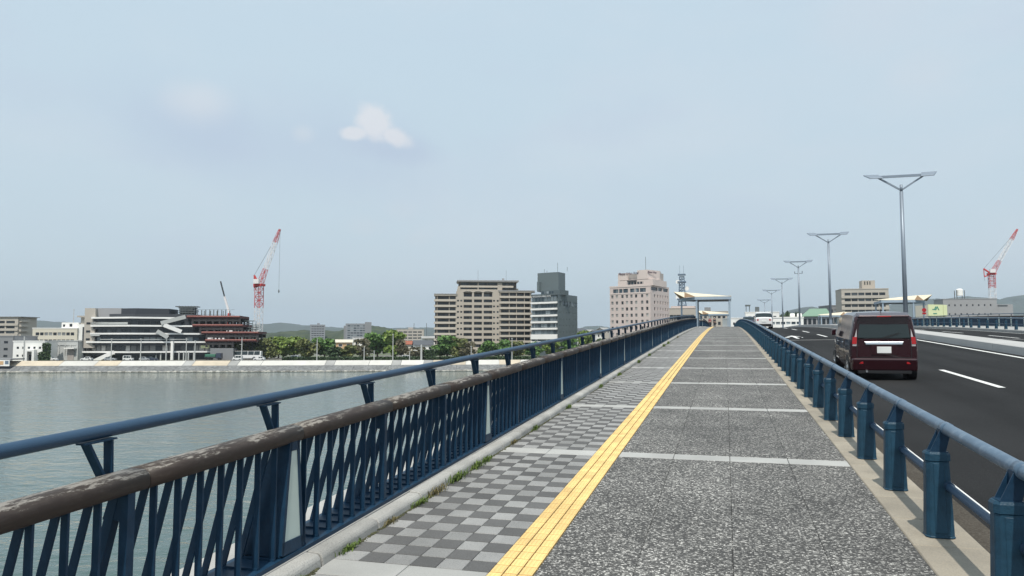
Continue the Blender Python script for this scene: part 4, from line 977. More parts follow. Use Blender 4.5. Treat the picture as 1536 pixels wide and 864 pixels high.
b1.part('balcony', 'beige_wall', *[(b1.W, b1.W+1.2, .5, 6, b1.h(483+7.2*k), b1.h(483+7.2*k)+1) for k in range(7)]); b1.part('roof', 'grey_bldg', (-.3, b1.W+1.6, -.6, 12, b1.H+.36, b1.H+.6))
block('grey_house', 'slate grey walled lakeside building beside the pier with a bright billboard', -60, 272, 22, 270, 505, 'grey_bldg', 3, 6, 'win_dark', fill=.5, wfr=.35)
wb = block('white_house', 'small white two-storey building with dark doorway by the lake wall', 22, 268, 69, 270, 512.5, 'white_wall', 2, 5, 'win_dark', fill=.42, wfr=.28, margin=.06)
pw = lambda u: (u-22)/47*wb.W
wb.part('porch', 'white_wall', (pw(43.5), pw(47), -2.2, -.01, 0, wb.h(527)), (pw(54), pw(57.5), -2.2, -.01, 0, wb.h(527)), (pw(43.5), pw(57.5), -2.2, -.01, wb.h(527)+.001, wb.h(525)+.2)); wb.part('door', 'charcoal', (pw(47), pw(54), -.5, -.3, 0, wb.h(532)))
wb.part('drainpipe', 'pale_panel', (pw(38), pw(38)+.25, -.4, -.1, 0, wb.h(505)))
cb = block('school_block', 'long cream building with two window rows behind the grey warehouse', 50, 335, 117, 338, 493, 'cream_wall', 4, 9, 'win', vb=538, fill=.82, wfr=.42, roof='white_wall')
cb.part('roof_house', 'white_wall', (cb.W*.6, cb.W*.98, 2, 9, cb.H+.36, cb.H+2.8)); cb.pane(cb.W*.63, cb.W*.68, cb.H+.9, cb.H+1.9, 1.9); cb.pane(cb.W*.78, cb.W*.84, cb.H+.9, cb.H+2.2, 1.9)
cb.part('stair_tower', 'white_wall', (cb.W-.5, cb.W+4, 1, 8, 0, cb.H+2.0)); cb.part('lookout', 'beige_wall', (cb.W-1.0, cb.W+2.8, 1.5, 6, cb.H+5.2, cb.H+5.9), (cb.W+.2, cb.W+1.6, 3, 4.4, cb.H+2.0, cb.H+5.2)); cb.part('antenna', 'beige_wall', (cb.W-3, cb.W-2.85, 3, 3.15, cb.H+.4, cb.H+9))
gw = block('warehouse', 'pale grey shed with roller door between the ivy wall and the dark office', 80, 285, 119, 283, 512, 'pale_panel', 1, 4, 'pale_panel', fill=.9, wfr=.75)
gw.part('roller_door', 'pink_grey', (gw.W*.62, gw.W*.86, -.2, -.02, 0, 4)); gw.part('canopy', 'white_wall', (gw.W*.58, gw.W*.96, -1.6, -.05, 4.3, 4.7))
block('tower_block', 'grey seven-storey block with rooftop box beyond the shore trees', 466, 900, 488, 905, 487.5, 'far_grey', 7, 5, 'win_dark', vb=512, fill=.85, wfr=.4, group='far blocks').part('roof_house', 'far_grey', (8, 11, 2, 6, 24.4, 28))
fb2 = block('tower_block', 'wide bluish grey balcony block beyond the shore trees under the wooded hill', 519, 800, 556, 806, 486, 'far_grey', 7, 7, 'win_blue', vb=512, fill=.86, wfr=.55, group='far blocks')
fb2.part('side_wing', 'grey_bldg', (-2, 0, 2, 10, 0, fb2.H-2)); fb2.part('side_wing', 'grey_bldg', (fb2.W-6, fb2.W+1, -.6, -.05, 0, fb2.H+2.0))
fb3 = block('tower_block', 'low pale block with open window bays left of the beige apartments', 595, 620, 636, 622, 494.5, 'beige_wall', 4, 5, 'win_dark', vb=514, fill=.82, wfr=.45, group='far blocks')
fb3.part('roof_house', 'pink_grey', (fb3.W*.42, fb3.W*.6, 3, 8, fb3.H+.3, fb3.H+1.8)); 
for f_ in (.62, 1.08): fb3.part('aerial_mast', 'scaffold', (fb3.W*f_, fb3.W*f_+.4, 5, 5.4, fb3.H*.5, fb3.H+5.5))
# houses among the trees
def house(label, uA, uB, D, vw, vr, wm, rm, name='house'):
    B = Bld(name, label, 'house', uA, D, uB, D+2, group='houses behind the shore trees'); h, r = B.h(vw), B.h(vr); W_, dp = B.W, 8
    B.body('wall', wm, 0, W_, 0, dp, 0, h)
    MB().prism([(-.5,-.6,h),(W_+.5,-.6,h),(W_+.5,dp/2,r),(-.5,dp/2,r)], (0,0,.25)).build('roof', M[rm], B.r); MB().prism([(-.5,dp/2,r),(W_+.5,dp/2,r),(W_+.5,dp+.6,h),(-.5,dp+.6,h)], (0,0,.25)).build('roof', M[rm], B.r)
    for x in (0, W_-.2): MB().prism([(x,0,h),(x,dp,h),(x,dp/2,r)], (.2,0,0)).build('gable', M[wm], B.r)
    n = max(2, int(W_/3))
    for k in range(n): B.pane(W_*(k+.3)/n, W_*(k+.75)/n, h-2.0, h-.7, -.05, m='win_dark', frame='white_wall')
    return B
house('orange-cream house with small windows among the shore trees', 505, 529, 390, 514, 510, 'orange_wall', 'cream_wall')
house('white gabled house behind the shore trees beside the orange-cream house', 531, 552, 400, 511, 507, 'white_wall', 'slab_grey')
house('house with a rusty red roof left of the beige apartments', 607, 622, 395, 517, 512, 'cream_wall', 'red_roof')
house('pale house with a dark grey tiled roof left of the beige apartments', 622, 650, 385, 518, 511, 'white_wall', 'tile_roof')
house('tall white house just behind the dark tiled roof by the apartments', 634, 656, 430, 508, 505, 'white_wall', 'slab_grey')
house('cream house peeping above the trees near the tower crane', 420, 442, 470, 510, 507, 'cream_wall', 'slab_grey')
for k, (u0, u1, D, vw, vr, wm, rm, lab) in enumerate(((868,880,430,497,493,'white_wall','tile_roof','white house between slate hotel and pink hotel, next to the slate wall'), (882,893,470,498,495,'cream_wall','slab_grey','cream house midway between the slate hotel and the pink hotel'),
        (895,905,420,500,496,'white_wall','tile_roof','white dark-roofed house between slate hotel and pink hotel'), (905,914,500,495,492,'beige_wall','slab_grey','beige house close against the left side of the pink hotel'))):
    house(lab, u0, u1, D, vw, vr, wm, rm)
# beige block under the radio mast
rb_ = block('broadcast_building', 'low beige building with a dark glazed storey below the radio mast', 1002, 405, 1044, 400, 463, 'beige_wall', 1, 7, 'win_blue', vb=486, fill=.96, wfr=.3); rb_.part('roof_house', 'pink', (rb_.W*.1, rb_.W*.95, 1, 8, rb_.H+.36, rb_.H+1.4))
ac = block('annex_block', 'pale office block seen between the posts of the crest shelter', 1045, 380, 1092, 376, 468, 'beige_wall', 5, 6, 'win', vb=520, fill=.6, wfr=.5); ac.part('roof_plant', 'grey_bldg', (ac.W*.25, ac.W*.45, 2, 5, ac.H+.4, ac.H+2.4))
# white buildings beyond the crest
w1 = block('white_block', 'white flat-roofed building with rooftop frames beyond the silver car', 1118, 330, 1169, 326, 469, 'white_wall', 4, 6, 'win', vb=505, fill=.6, wfr=.42)
w1.part('roof_frame', 'scaffold', (w1.W*.0, w1.W*.16, 2, 5, w1.H+3.0, w1.H+3.6), (w1.W*.02, w1.W*.04, 3, 3.4, w1.H+.35, w1.H+3.0), (w1.W*.12, w1.W*.14, 3, 3.4, w1.H+.35, w1.H+3.0), (w1.W*.3, w1.W*.42, 2, 5, w1.H+.35, w1.H+2.6))
w2 = block('white_block', 'white building with wide window pairs and roof tanks behind the lamp posts', 1152, 262, 1205, 258, 477, 'white_wall', 4, 6, 'win_blue', vb=515, fill=.8, wfr=.45)
for f_ in (.62, .82): w2.part('roof_tank', 'white_wall', (w2.W*f_, w2.W*f_+1.7, 2, 4, w2.H+.35, w2.H+1.6), bevel=.3)
block('white_block', 'low white building left of the silver car beyond the crest', 1096, 300, 1128, 300, 478, 'white_wall', 3, 5, 'win', vb=510, fill=.5, wfr=.4)
gr_ = Bld('green_roofed_hall', 'hall with a broad pale green gabled roof behind the lamp posts', 'hall', 1204, 300, 1246, 296); hh = gr_.h(475); hr = gr_.h(463)
gr_.body('wall', 'grey_wall', 0, gr_.W, 0, 14, 0, hh)
MB().prism([(-.6,-.8,hh),(gr_.W+.6,-.8,hh),(gr_.W-1.5,7,hr),(2.5,7,hr)], (0,0,.25)).build('roof', M['green_roof'], gr_.r); MB().prism([(2.5,7,hr),(gr_.W-1.5,7,hr),(gr_.W+.6,14.8,hh),(-.6,14.8,hh)], (0,0,.25)).build('roof', M['green_roof'], gr_.r)
for k in range(6): gr_.pane(gr_.W*(k+.15)/6, gr_.W*(k+.85)/6, hh-3.2, hh-.8, -.05, m='win_dark')
rt_ = block('apartment_block', 'grey-beige balcony block with a small roof tower behind the maroon van', 1263, 330, 1334, 326, 434, 'beige_wall', 9, 6, 'win_dark', vb=515, fill=.88, wfr=.48, band='beige_wall')
rt_.part('roof_tower', 'apt', (rt_.W*.48, rt_.W*.76, 3, 8, rt_.H+.36, rt_.h(420)))
for k in range(3): rt_.pane(rt_.W*(.53+.055*k), rt_.W*(.53+.055*k)+.45, rt_.H+2.2, rt_.H+3.7, 2.95, m='win_dark')
block('grey_hall', 'dull blue-grey hall between the green-roofed hall and the balcony block', 1244, 350, 1266, 350, 459, 'grey_bldg', 3, 4, 'win_blue', vb=500, fill=.7)
gb = block('farm_coop_building', 'long grey building with small windows and a white rooftop water tank', 1415, 400, 1496, 396, 449, 'grey_wall', 2, 8, 'win_dark', vb=478, fill=.25, wfr=.2)
gb.part('low_wing', 'grey_wall', (gb.W*.98, gb.W*1.3, .5, 10, 0, gb.h(457))); gb.part('wing_window', 'win_dark', (gb.W*1.02, gb.W*1.2, .3, .5, gb.h(459.5), gb.h(458)))
cx = gb.W*.38; MB().tube((cx,4,gb.H+2.2),(cx,4,gb.H+5.2), 1.7, 1.7, 14).ball((cx,4,gb.H+5.2), 1.7, 1.7, .8, 14, 6).build('water_tank', M['white_wall'], gb.r)
for s_ in (-1, 1):
    for y in (2.6, 5.4): gb.part('tank_leg', 'scaffold', (cx+s_*1.9-.15, cx+s_*1.9+.15, y, y+.3, gb.H+.3, gb.H+5))
sg = Bld('sign_box_building', 'pale yellow sign box with a green letter mark by the grey building', 'sign', 1393, 380, 1421, 384); sh0, sh1 = sg.h(474), sg.h(457)
sg.body('panel', 'sign_yellow', 0, sg.W*.78, 0, .5, sh0, sh1); sg.body('side_panel', 'sign_yellow', sg.W*.8, sg.W, 0, 6, sh0, sh1-.1); sg.body('back_wall', 'cream_wall', 0, sg.W*.98, .6, 8, 0, sh1-.4)
w_ = sg.W; z_ = lambda f_: sh0+(sh1-sh0)*f_
def poly(*p): return MB().prism([(w_*a, -.06, z_(c)) for a, c in p], (0,.05,0))
poly((.20,.52),(.34,.52),(.42,.82),(.36,.82),(.31,.60),(.20,.60)).build('letter_j', M['sign_green'], sg.r); poly((.34,.50),(.47,.88),(.58,.50),(.52,.50),(.46,.72),(.41,.50)).build('letter_a', M['sign_green'], sg.r); poly((.24,.16),(.44,.16),(.44,.24),(.24,.24)).build('caption', M['sign_green'], sg.r)
# round red sign by the far shelter
rs = thing('round_sign', 'small round red sign on a pole beside the far railing', 'sign', (25.75, 112, zd(112)-.1)); MB().tube((0,0,-1.0),(0,0,2.4), .05, n=8).build('pole', M['steel'], rs); MB().tube((0,-.08,2.25),(0,-.03,2.25), .27, n=20).build('disc', M['red_lens'], rs); MB().box(-.24,.24,-.09,-.04,1.68,1.92).build('plate', M['red_lens'], rs)
# pier and billboard at the far left
bp_ = Bld('billboard', 'white billboard with orange and blue patches on a dark lakeside pier', 'billboard', -30, 256, 17.5, 256, WATER_Z); 
bp_.body('pier_base', 'charcoal', 0, bp_.W, .3, 8, -1.5, bp_.h(550)); bp_.body('panel', 'white_wall', 0, bp_.W, -.1, .25, bp_.h(549), bp_.h(540)); bp_.body('roof', 'grey_bldg', 0, bp_.W, .5, 8, bp_.h(540), bp_.h(538))
bp_.body('orange_patch', 'orange_wall', bp_.W*.66, bp_.W*.82, -.16, -.1, bp_.h(547), bp_.h(541.5)); bp_.body('blue_patch', 'mast_blue', bp_.W*.87, bp_.W*.98, -.16, -.1, bp_.h(546), bp_.h(541))

# ------------------------------------------------------------------ hills
M['hill_far'] = mat('far_hill', (.040,.058,.045), .95, 0, .3, .004, alt=(.028,.042,.032), altfac=(.4,.6), altscale=.012)
M['hill_near'] = mat('wooded_hill', (.028,.045,.022), .95, 0, .4, .03, alt=(.050,.062,.026), altfac=(.45,.65), altscale=.06)
def hill(name, D, ridge, wid, m, rough, step):
    """ridge: photo (column, row) of the skyline at distance D"""
    b = MB(); u0, u1 = ridge[0][0], ridge[-1][0]; n = int((u1-u0)/step); rows = 15; vs = []
    for i in range(n+1):
        u = u0+(u1-u0)*i/n; v = ridge[-1][1]
        for (a, va), (c, vc) in zip(ridge, ridge[1:]):
            if a <= u <= c: t = (u-a)/(c-a); t = t*t*(3-2*t); v = va+(vc-va)*t; break
        H = hgt(v, D)-LAND_Z
        for j in range(rows):
            f = 2*j/(rows-1)-1; dd = D+f*wid; l = (u-768)/F*D; p = camxy(l, dd); h = H*max(0, math.cos(f*math.pi/2))**.8
            h += (noise.noise(Vector((p.x, p.y, 7))/(rough*6))*rough*.5 + noise.noise(Vector((p.x, p.y, 3))/(rough*1.5))*rough*.35)*(1 if 0 < j < rows-1 else 0)
            vs.append((p.x, p.y, LAND_Z-.5+max(0, h)))
    b.add(vs, [(i*rows+j, (i+1)*rows+j, (i+1)*rows+j+1, i*rows+j+1) for i in range(n) for j in range(rows-1)])
    return struct(b.build(name, M[m], smooth=True))
hill('wooded_hill', 1000, [(380,507),(400,499),(440,497),(470,494),(505,497),(540,491),(562,489),(588,494),(606,501),(640,508)], 120, 'hill_near', 4, .6)
hill('wooded_hill', 520, [(-60,496),(10,493),(40,492),(58,494),(75,503),(95,510)], 40, 'hill_near', 2.5, .6)
hill('distant_hills', 4600, [(-400,470),(-200,485),(-60,478),(20,491),(55,489),(80,481.5),(105,486),(150,493),(260,488),(380,490),(408,486),(430,485),(450,488),(520,492),(640,492),(760,488),(860,494),(885,489),(920,492),(1000,485),(1080,490)], 900, 'hill_far', 14, 2)
hill('distant_hills', 4300, [(1080,495),(1150,490),(1188,478),(1206,460.5),(1222,468),(1250,480),(1330,462),(1370,450),(1390,448.5),(1408,452),(1430,446.5),(1450,446),(1475,451),(1500,455),(1518,447),(1536,442.5),(1600,438),(1800,445),(2300,470)], 800, 'hill_far', 14, 2)

# ------------------------------------------------------------------ trees
def leafm(name, a, b_):
    m = bpy.data.materials.new(name); m.use_nodes = True; t = m.node_tree; p = t.nodes['Principled BSDF']; g = t.nodes.new('ShaderNodeNewGeometry')
    mx = t.nodes.new('ShaderNodeMix'); mx.data_type = 'RGBA'; mx.inputs[6].default_value = (*a, 1); mx.inputs[7].default_value = (*b_, 1)
    t.links.new(g.outputs['Random Per Island'], mx.inputs[0]); t.links.new(mx.outputs[2], p.inputs['Base Color']); p.inputs['Roughness'].default_value = .7
    return m
LEAF = {'green': leafm('green_leaf', (.045,.105,.022), (.12,.23,.05)), 'bright': leafm('fresh_leaf', (.09,.15,.028), (.22,.30,.06)), 'olive': leafm('olive_leaf', (.07,.095,.028), (.18,.19,.06)),
        'brown': leafm('budding_twig', (.075,.072,.040), (.15,.135,.08)), 'dark': leafm('dark_leaf', (.018,.040,.014), (.045,.085,.026))}
M['bark'] = mat('bark', (.085,.065,.05), .95, 0, .2, 2)
def crown_mesh(seed, w, h, leaf, n=1500, s=.42):
    r = random.Random(seed); b = MB(); lobes = []
    for i in range(11):
        t = r.random()*2*math.pi; q = math.sqrt(r.random())*.62; z = r.uniform(.20, .86); k = 1-abs(z-.5)*.5
        lobes.append((Vector((math.cos(t)*q*w/2*k, math.sin(t)*q*w/2*k, h*z)), r.uniform(.17,.30)*w, r.uniform(.12,.20)*h))
    for _ in range(n):
        c, rx, rz = r.choice(lobes); d = Vector((r.gauss(0,1), r.gauss(0,1), r.gauss(0,1))).normalized()*(r.random()**.33)
        p = c+Vector((d.x*rx, d.y*rx, d.z*rz)); a = Vector((r.gauss(0,1), r.gauss(0,1), r.gauss(0,.7))).normalized(); u = a.orthogonal().normalized(); v = a.cross(u); e = s*r.uniform(.6,1.3)
        b.quad(p-u*e-v*e*.6, p+u*e-v*e*.6, p+u*e*.7+v*e*.7, p-u*e*.8+v*e*.6)
    return b.mesh('crown', LEAF[leaf], fix=False), lobes
def tree_proto(seed, w, h, leaf, n=1500):
    cm, lobes = crown_mesh(seed, w, h, leaf, n); b = MB(); r = random.Random(seed)
    b.tube((0,0,-.2), (.1,0,h*.32), w*.035, w*.024, 8, False)
    for c, rx, rz in lobes[:6]: b.tube((.1,0,h*.28), c, w*.018, w*.005, 5, False)
    return cm, b.mesh('trunk', M['bark'])
PROTO = {}
for i, (k, w, h, n) in enumerate((('green',8,8,1500),('bright',8,8,1500),('olive',8,8,1500),('brown',8,8,800),('dark',8,8,1500))):
    for j in range(2): PROTO[k, j] = tree_proto(100+i*7+j, w, h, k, n)
def tree(label, u, D, vtop, wpx, kind, var=0, z0=LAND_Z, group='trees along the lake shore'):
    p = at(u, D, z0); h = hgt(vtop, D)-z0; w = wpx/F*D; r = thing('shore_tree', label, 'tree', p, RND.random()*6.28, group)
    cm, tm = PROTO[kind, var]
    for nm_, me_ in (('trunk', tm), ('crown', cm)): link(nm_, me_, r)
    r.scale = (w/8*1.32, w/8*1.25, h/8*1.06); return r
TL = [(356,300,514,26,'olive','olive tree beside the building site right of the concrete podium'), (376,305,511,30,'olive','rounded olive tree behind the white bus'), (402,300,510,28,'olive','olive tree right of the white bus'), (419,312,507,28,'bright','bright green tree near the tower crane foot'),
 (440,306,507,34,'bright','broad bright green tree left of the shore utility pole'), (462,300,509,28,'olive','olive tree next to the first tall utility pole'), (488,305,507,30,'green','dense green tree left of the orange-cream house'), (505,297,519,24,'dark','low dark tree in front of the orange-cream house'),
 (524,297,519,24,'olive','low olive tree right of the orange-cream house'), (545,302,509,26,'brown','bare brown budding tree before the white gabled house'), (567,320,500,34,'green','tall green tree beside the bare brown tree'), (590,312,498,32,'bright','tall yellowish green tree behind the white kei van'),
 (604,308,509,22,'brown','brown budding tree right of the white kei van'), (628,305,521,26,'brown','low brown tree before the dark tiled roof'), (645,305,522,22,'dark','low dark tree left of the apartments'), (671,315,505,42,'green','big round green tree at the left foot of the apartments'),
 (689,312,509,26,'olive','olive tree beside the big round green tree'), (704,310,514,24,'brown','brown budding tree before the apartments'), (733,318,512,28,'green','green tree below the centre of the apartments'), (754,322,511,26,'green','green tree below the right wing of the apartments'),
 (775,326,513,24,'olive','olive tree between the apartments and the slate hotel'), (800,330,514,28,'green','green tree at the foot of the slate hotel'), (826,335,512,26,'bright','bright tree at the right foot of the slate hotel'), (852,335,508,28,'green','green tree just right of the slate hotel'), (877,340,498,22,'bright','bright green tree midway between slate hotel and pink hotel'), (902,345,506,20,'dark','dark tree left of the pink hotel')]
for i, (u, D, v, w, k, lab) in enumerate(TL): tree(lab, u, D, v, w, k, i % 2)
for i, (u, D, v, w) in enumerate(((1160,380,465,26),(1180,390,466,28),(1196,370,464,22),(1204,330,470,10))):
    tree(['dark tree above the roof of the white block by the fifth lamp','dark tree behind the white building with roof tanks','dark tree behind the third lamp post','small dark tree left of the green-roofed hall'][i], u, D, v, w, 'dark', i % 2, group='trees behind the white buildings')
# ivy on the wall by the white house
iv = MB(); r_ = random.Random(5)
for _ in range(900):
    u = 60+r_.random()*18; v = 515+r_.random()*27
    if u < 66 and v < 528: continue
    p = at(u, 266.5-r_.random()*1.2, v=v); a = Vector((r_.gauss(0,1), r_.gauss(0,1)-1, r_.gauss(0,1))).normalized(); q = a.orthogonal().normalized(); w = a.cross(q); iv.quad(p-q*.3-w*.2, p+q*.3-w*.2, p+q*.2+w*.3, p-q*.2+w*.3)
tag(stuff(iv.build('ivy', LEAF['dark'], fix=False)), 'dark green ivy covering the wall beside the white building', 'ivy')
hg = MB()
for _ in range(7000):
    u = 425+r_.random()*440; D = shore_d((u-768)/F*290)+6+r_.random()*1.6; p = at(u, D, LAND_Z+r_.random()**.8*1.35); a = Vector((r_.gauss(0,1), r_.gauss(0,1), r_.gauss(0,1))).normalized(); q = a.orthogonal().normalized(); w = a.cross(q); hg.quad(p-q*.3-w*.2, p+q*.3-w*.2, p+q*.2+w*.3, p-q*.2+w*.3)
tag(stuff(hg.build('hedge', LEAF['dark'], fix=False)), 'low dark clipped hedge along the top of the embankment', 'hedge')
# shore road
rdm = MB(); n = 40
vs = []
for i in range(n+1):
    l = -260+400*i/n
    for o_ in (8.6, 17): p = camxy(l, shore_d(l)+o_); vs.append((p.x, p.y, LAND_Z+.02))
rdm.add(vs, [(2*i, 2*i+2, 2*i+3, 2*i+1) for i in range(n)]); struct(rdm.build('shore_road', M['asphalt'], fix=False))
# poles on the shore
def pole(label, u, D, vtop, r0=.16, arm=None, m='grey_wall'):
    p = at(u, D, LAND_Z); h = hgt(vtop, D)-LAND_Z; t = thing('utility_pole', label, 'pole', p, group='poles along the shore'); MB().tube((0,0,-.2),(0,0,h), r0, r0*.65, 8).build('shaft', M[m], t)
    if arm: MB().bar((-arm,0,h*.72),(arm*.3,0,h*.72), .12).build('cross_arm', M[m], t)
    else: MB().box(-.25,.25,-.2,.2,h,h+.25).build('pole_cap', M[m], t)
for u, v, a, lab in ((476.5,508,.8,'tall pale utility pole between the olive and green shore trees'), (590,502,0,'utility pole before the tall yellowish tree'), (632.5,517,1.2,'short thick white pole before the dark tiled roof'), (547,519,.7,'pole before the bare brown tree'), (562,527,0,'low white post by the hedge right of the bare tree'), (707,520,0,'lamp pole before the left half of the apartments'),
        (768,508,0,'pale pole below the right wing of the apartments'), (615,528,0,'small post right of the white kei van'), (364,507,.9,'pole left of the white bus before the olive tree'), (169,509,0,'pale lamp pole before the office staircase'), (213,509,0,'pale lamp pole before the office centre'), (251,508,0,'pale lamp pole left of the white office column'), (281,508,0,'pale lamp pole right of the white office column'), (294,512,0,'pale lamp pole at the end of the finished office'), (72,513,0,'pole before the ivy wall')):
    pole(lab, u, shore_d((u-768)/F*280)+4.5, v, .2 if 'thick' not in lab else .45, a, 'pale_panel')

# ------------------------------------------------------------------ vehicles
def wheel_meshes(r, w):
    t = MB().tube((-w/2,0,0),(w/2,0,0), r, r, 20).mesh('tyre', M['rubber']); k = MB().tube((-w/2-.006,0,0),(w/2+.006,0,0), r*.64, r*.60, 12); k.tube((-w/2-.016,0,0),(w/2+.016,0,0), r*.18, r*.18, 8)
    return t, k.mesh('rim', M['chrome'])
WM = {}
def vehicle(name, label, cat, loc, rz, st, zb, belt, paint, wheels, W_, group=None, glass_iv=(), side_iv=(), front_iv=(), tum=.11, bevel=0.02):
    """lofted body. st = [(y, half width factor, roof z)]; *_iv = station intervals that are glazed at the side / on the slope"""
    root = thing(name, label, cat, loc, rz, group); body, glass = MB(), MB(); rings = []
    for (y, f, zt) in st:
        w = W_*f; zl = min(belt, zt-.05); wr = w-tum*max(0, (zt-belt))/.6
        rings.append([(0,y,zb),(w*.90,y,zb),(w,y,zb+.2),(w*1.0,y,zl*.6+(zb+.2)*.4),(w*.985,y,zl),(wr,y,max(zl+.02,zt-.07)),(wr-.10,y,zt),(0,y,zt+.025)])
    for i in range(len(st)-1):
        for k in range(7):
            g = (k == 4 and i in side_iv) or (k in (5, 6) and i in front_iv)
            for s in (1, -1):
                q = [rings[i][k], rings[i][k+1], rings[i+1][k+1], rings[i+1][k]]; q = [(x*s, y, z) for x, y, z in q]
                (glass if g else body).add(q, [(0,1,2,3)])
    for rg in (rings[0], rings[-1]):
        pts = [p for p in rg]+[(-x, y, z) for x, y, z in reversed(rg[1:-1])]; body.add(pts, [tuple(range(len(pts)))])
    me = body.mesh('body', paint); bm = bmesh.new(); bm.from_mesh(me); bmesh.ops.remove_doubles(bm, verts=bm.verts[:], dist=.002); bmesh.ops.recalc_face_normals(bm, faces=bm.faces[:]); bm.to_mesh(me); bm.free()
    link('body', me, root, bevel=bevel, seg=3)
    if glass.f:
        me = glass.mesh('glazing', M['glass_dark']); bm = bmesh.new(); bm.from_mesh(me); bmesh.ops.remove_doubles(bm, verts=bm.verts[:], dist=.002); bm.to_mesh(me); bm.free(); link('glazing', me, root)
    r, yy = wheels[0], wheels[1:]; key = (r,)
    if key not in WM: WM[key] = wheel_meshes(r, r*.62)
    for y in yy:
        for s in (-1, 1):
            o = link('wheel', WM[key][0], root, (s*(W_-r*.30), y, r)); link('rim', WM[key][1], o)
            MB().tube((s*(W_-r*.75), y, r), (s*(W_+.004), y, r), r*1.17, n=20).build('wheel_arch', M['black'], root)
    return root
# maroon tall wagon in the near lane, seen from behind
VY, VX = 20.9, 3.85; vz = zd(VY+1.8)+zr(VX)
van = vehicle('tall_wagon_van', 'dark maroon tall wagon van driving away in the near lane', 'van', (VX, VY, zd(VY)+zr(VX)+.004), 0,
    [(0,.95,1.60),(.05,.99,1.665),(.22,1,1.70),(.30,1,1.71),(1.02,1,1.725),(1.10,1,1.725),(1.95,1,1.71),(2.03,1,1.70),(2.62,.99,1.60),(3.08,.96,1.08),(3.42,.90,.95),(3.56,.80,.70)], .24, 1.02, M['maroon'], (.285,.52,2.92), .79, side_iv=(3,5,7), front_iv=(8,), bevel=.03)
van.rotation_euler = (math.atan(slope(VY+1)), 0, 0)
def vp(name, m, b, parent=van, bevel=.012, seg=2, smooth=False): return b.build(name, M[m], parent, bevel=bevel, seg=seg, smooth=smooth)
rw = vp('rear_window', 'glass_dark', MB().hexa([(-.615,-.020,1.06),(.615,-.020,1.06),(.615,.03,1.06),(-.615,.03,1.06),(-.565,.006,1.53),(.565,.006,1.53),(.565,.05,1.53),(-.565,.05,1.53)]), bevel=.04, seg=3)
vp('wiper', 'black', MB().bar((-.02,-.034,1.08),(.36,-.026,1.20), .018, .02), rw, 0)
vp('spoiler', 'maroon', MB().hexa([(-.60,-.10,1.60),(.60,-.10,1.60),(.62,.20,1.66),(-.62,.20,1.66),(-.58,-.09,1.645),(.58,-.09,1.645),(.60,.20,1.72),(-.60,.20,1.72)]))
vp('brake_light', 'red_lens', MB().box(-.16,.16,-.108,-.09,1.61,1.635), bevel=0)
for s in (-1, 1):
    tl = vp('tail_light', 'clear_lens', MB().hexa([(s*.635,-.022,.86),(s*.745,.0,.86),(s*.755,.16,.86),(s*.64,.06,.86),(s*.60,.004,1.48),(s*.675,.02,1.48),(s*.685,.16,1.48),(s*.61,.06,1.48)]), bevel=.015)
    vp('red_lens', 'red_lens', MB().hexa([(s*.640,-.030,.92),(s*.742,-.008,.92),(s*.742,.02,.92),(s*.640,.0,.92),(s*.625,-.022,1.10),(s*.722,-.002,1.10),(s*.722,.02,1.10),(s*.625,.0,1.10)]), tl, 0)
    vp('reflector', 'red_lens', MB().hexa([(s*.50,-.085,.42),(s*.70,-.06,.42),(s*.70,-.03,.42),(s*.50,-.05,.42),(s*.50,-.085,.475),(s*.70,-.06,.475),(s*.70,-.03,.475),(s*.50,-.05,.475)]), bevel=.006)
    mr = vp('side_mirror', 'maroon', MB().hexa([(s*.80,2.42,1.06),(s*.92,2.40,1.06),(s*.92,2.52,1.06),(s*.80,2.54,1.06),(s*.80,2.42,1.22),(s*.91,2.40,1.22),(s*.90,2.52,1.22),(s*.80,2.54,1.22)]), bevel=.02)
    vp('door_handle', 'chrome', MB().box(s*.792-.012, s*.792+.012, 1.12, 1.30, .90, .93)); vp('door_handle', 'chrome', MB().box(s*.792-.012, s*.792+.012, 2.0, 2.18, .90, .93))
vp('garnish', 'chrome', MB().hexa([(-.42,-.034,.905),(.42,-.034,.905),(.42,.01,.905),(-.42,.01,.905),(-.46,-.022,.985),(.46,-.022,.985),(.46,.01,.985),(-.46,.01,.985)]), bevel=.01)
vp('plate_recess', 'maroon', MB().box(-.30,.30,-.02,.01,.64,.90), bevel=.01); vp('number_plate', 'plate', MB().box(-.165,.165,-.034,-.021,.69,.855), bevel=.004)
vp('rear_bumper', 'maroon', MB().hexa([(-.76,-.05,.24),(.76,-.05,.24),(.78,.22,.24),(-.78,.22,.24),(-.75,-.09,.56),(.75,-.09,.56),(.78,.22,.56),(-.78,.22,.56)]), bevel=.045, seg=3)
vp('under_tray', 'black', MB().box(-.62,.62,-.04,.3,.17,.26)); vp('exhaust_pipe', 'chrome', MB().tube((-.42,-.07,.23),(-.42,.2,.23), .028, n=10), bevel=0)
for s in (-1, 1): vp('hatch_seam', 'black', MB().bar((s*.632,-.004,.58),(s*.612,.004,1.55), .012, .012, (0,1,0)), bevel=0)
vp('hatch_seam', 'black', MB().box(-.64,.64,-.006,.004,.574,.586), bevel=0)
for s in (-1, 1):
    for y in (1.06, 1.99): vp('door_seam', 'black', MB().box(s*.788-.006, s*.788+.006, y-.006, y+.006, .42, 1.0), bevel=0)
vp('roof_aerial', 'black', MB().tube((0,.35,1.73),(0,.10,1.92), .009, .005, 6), bevel=0)
CAR = [(0,.90,.95),(.10,.97,1.04),(.55,1,1.40),(.62,1,1.42),(1.35,1,1.50),(1.43,1,1.50),(2.15,1,1.46),(2.85,.99,1.03),(3.8,.95,.86),(4.15,.82,.62)]
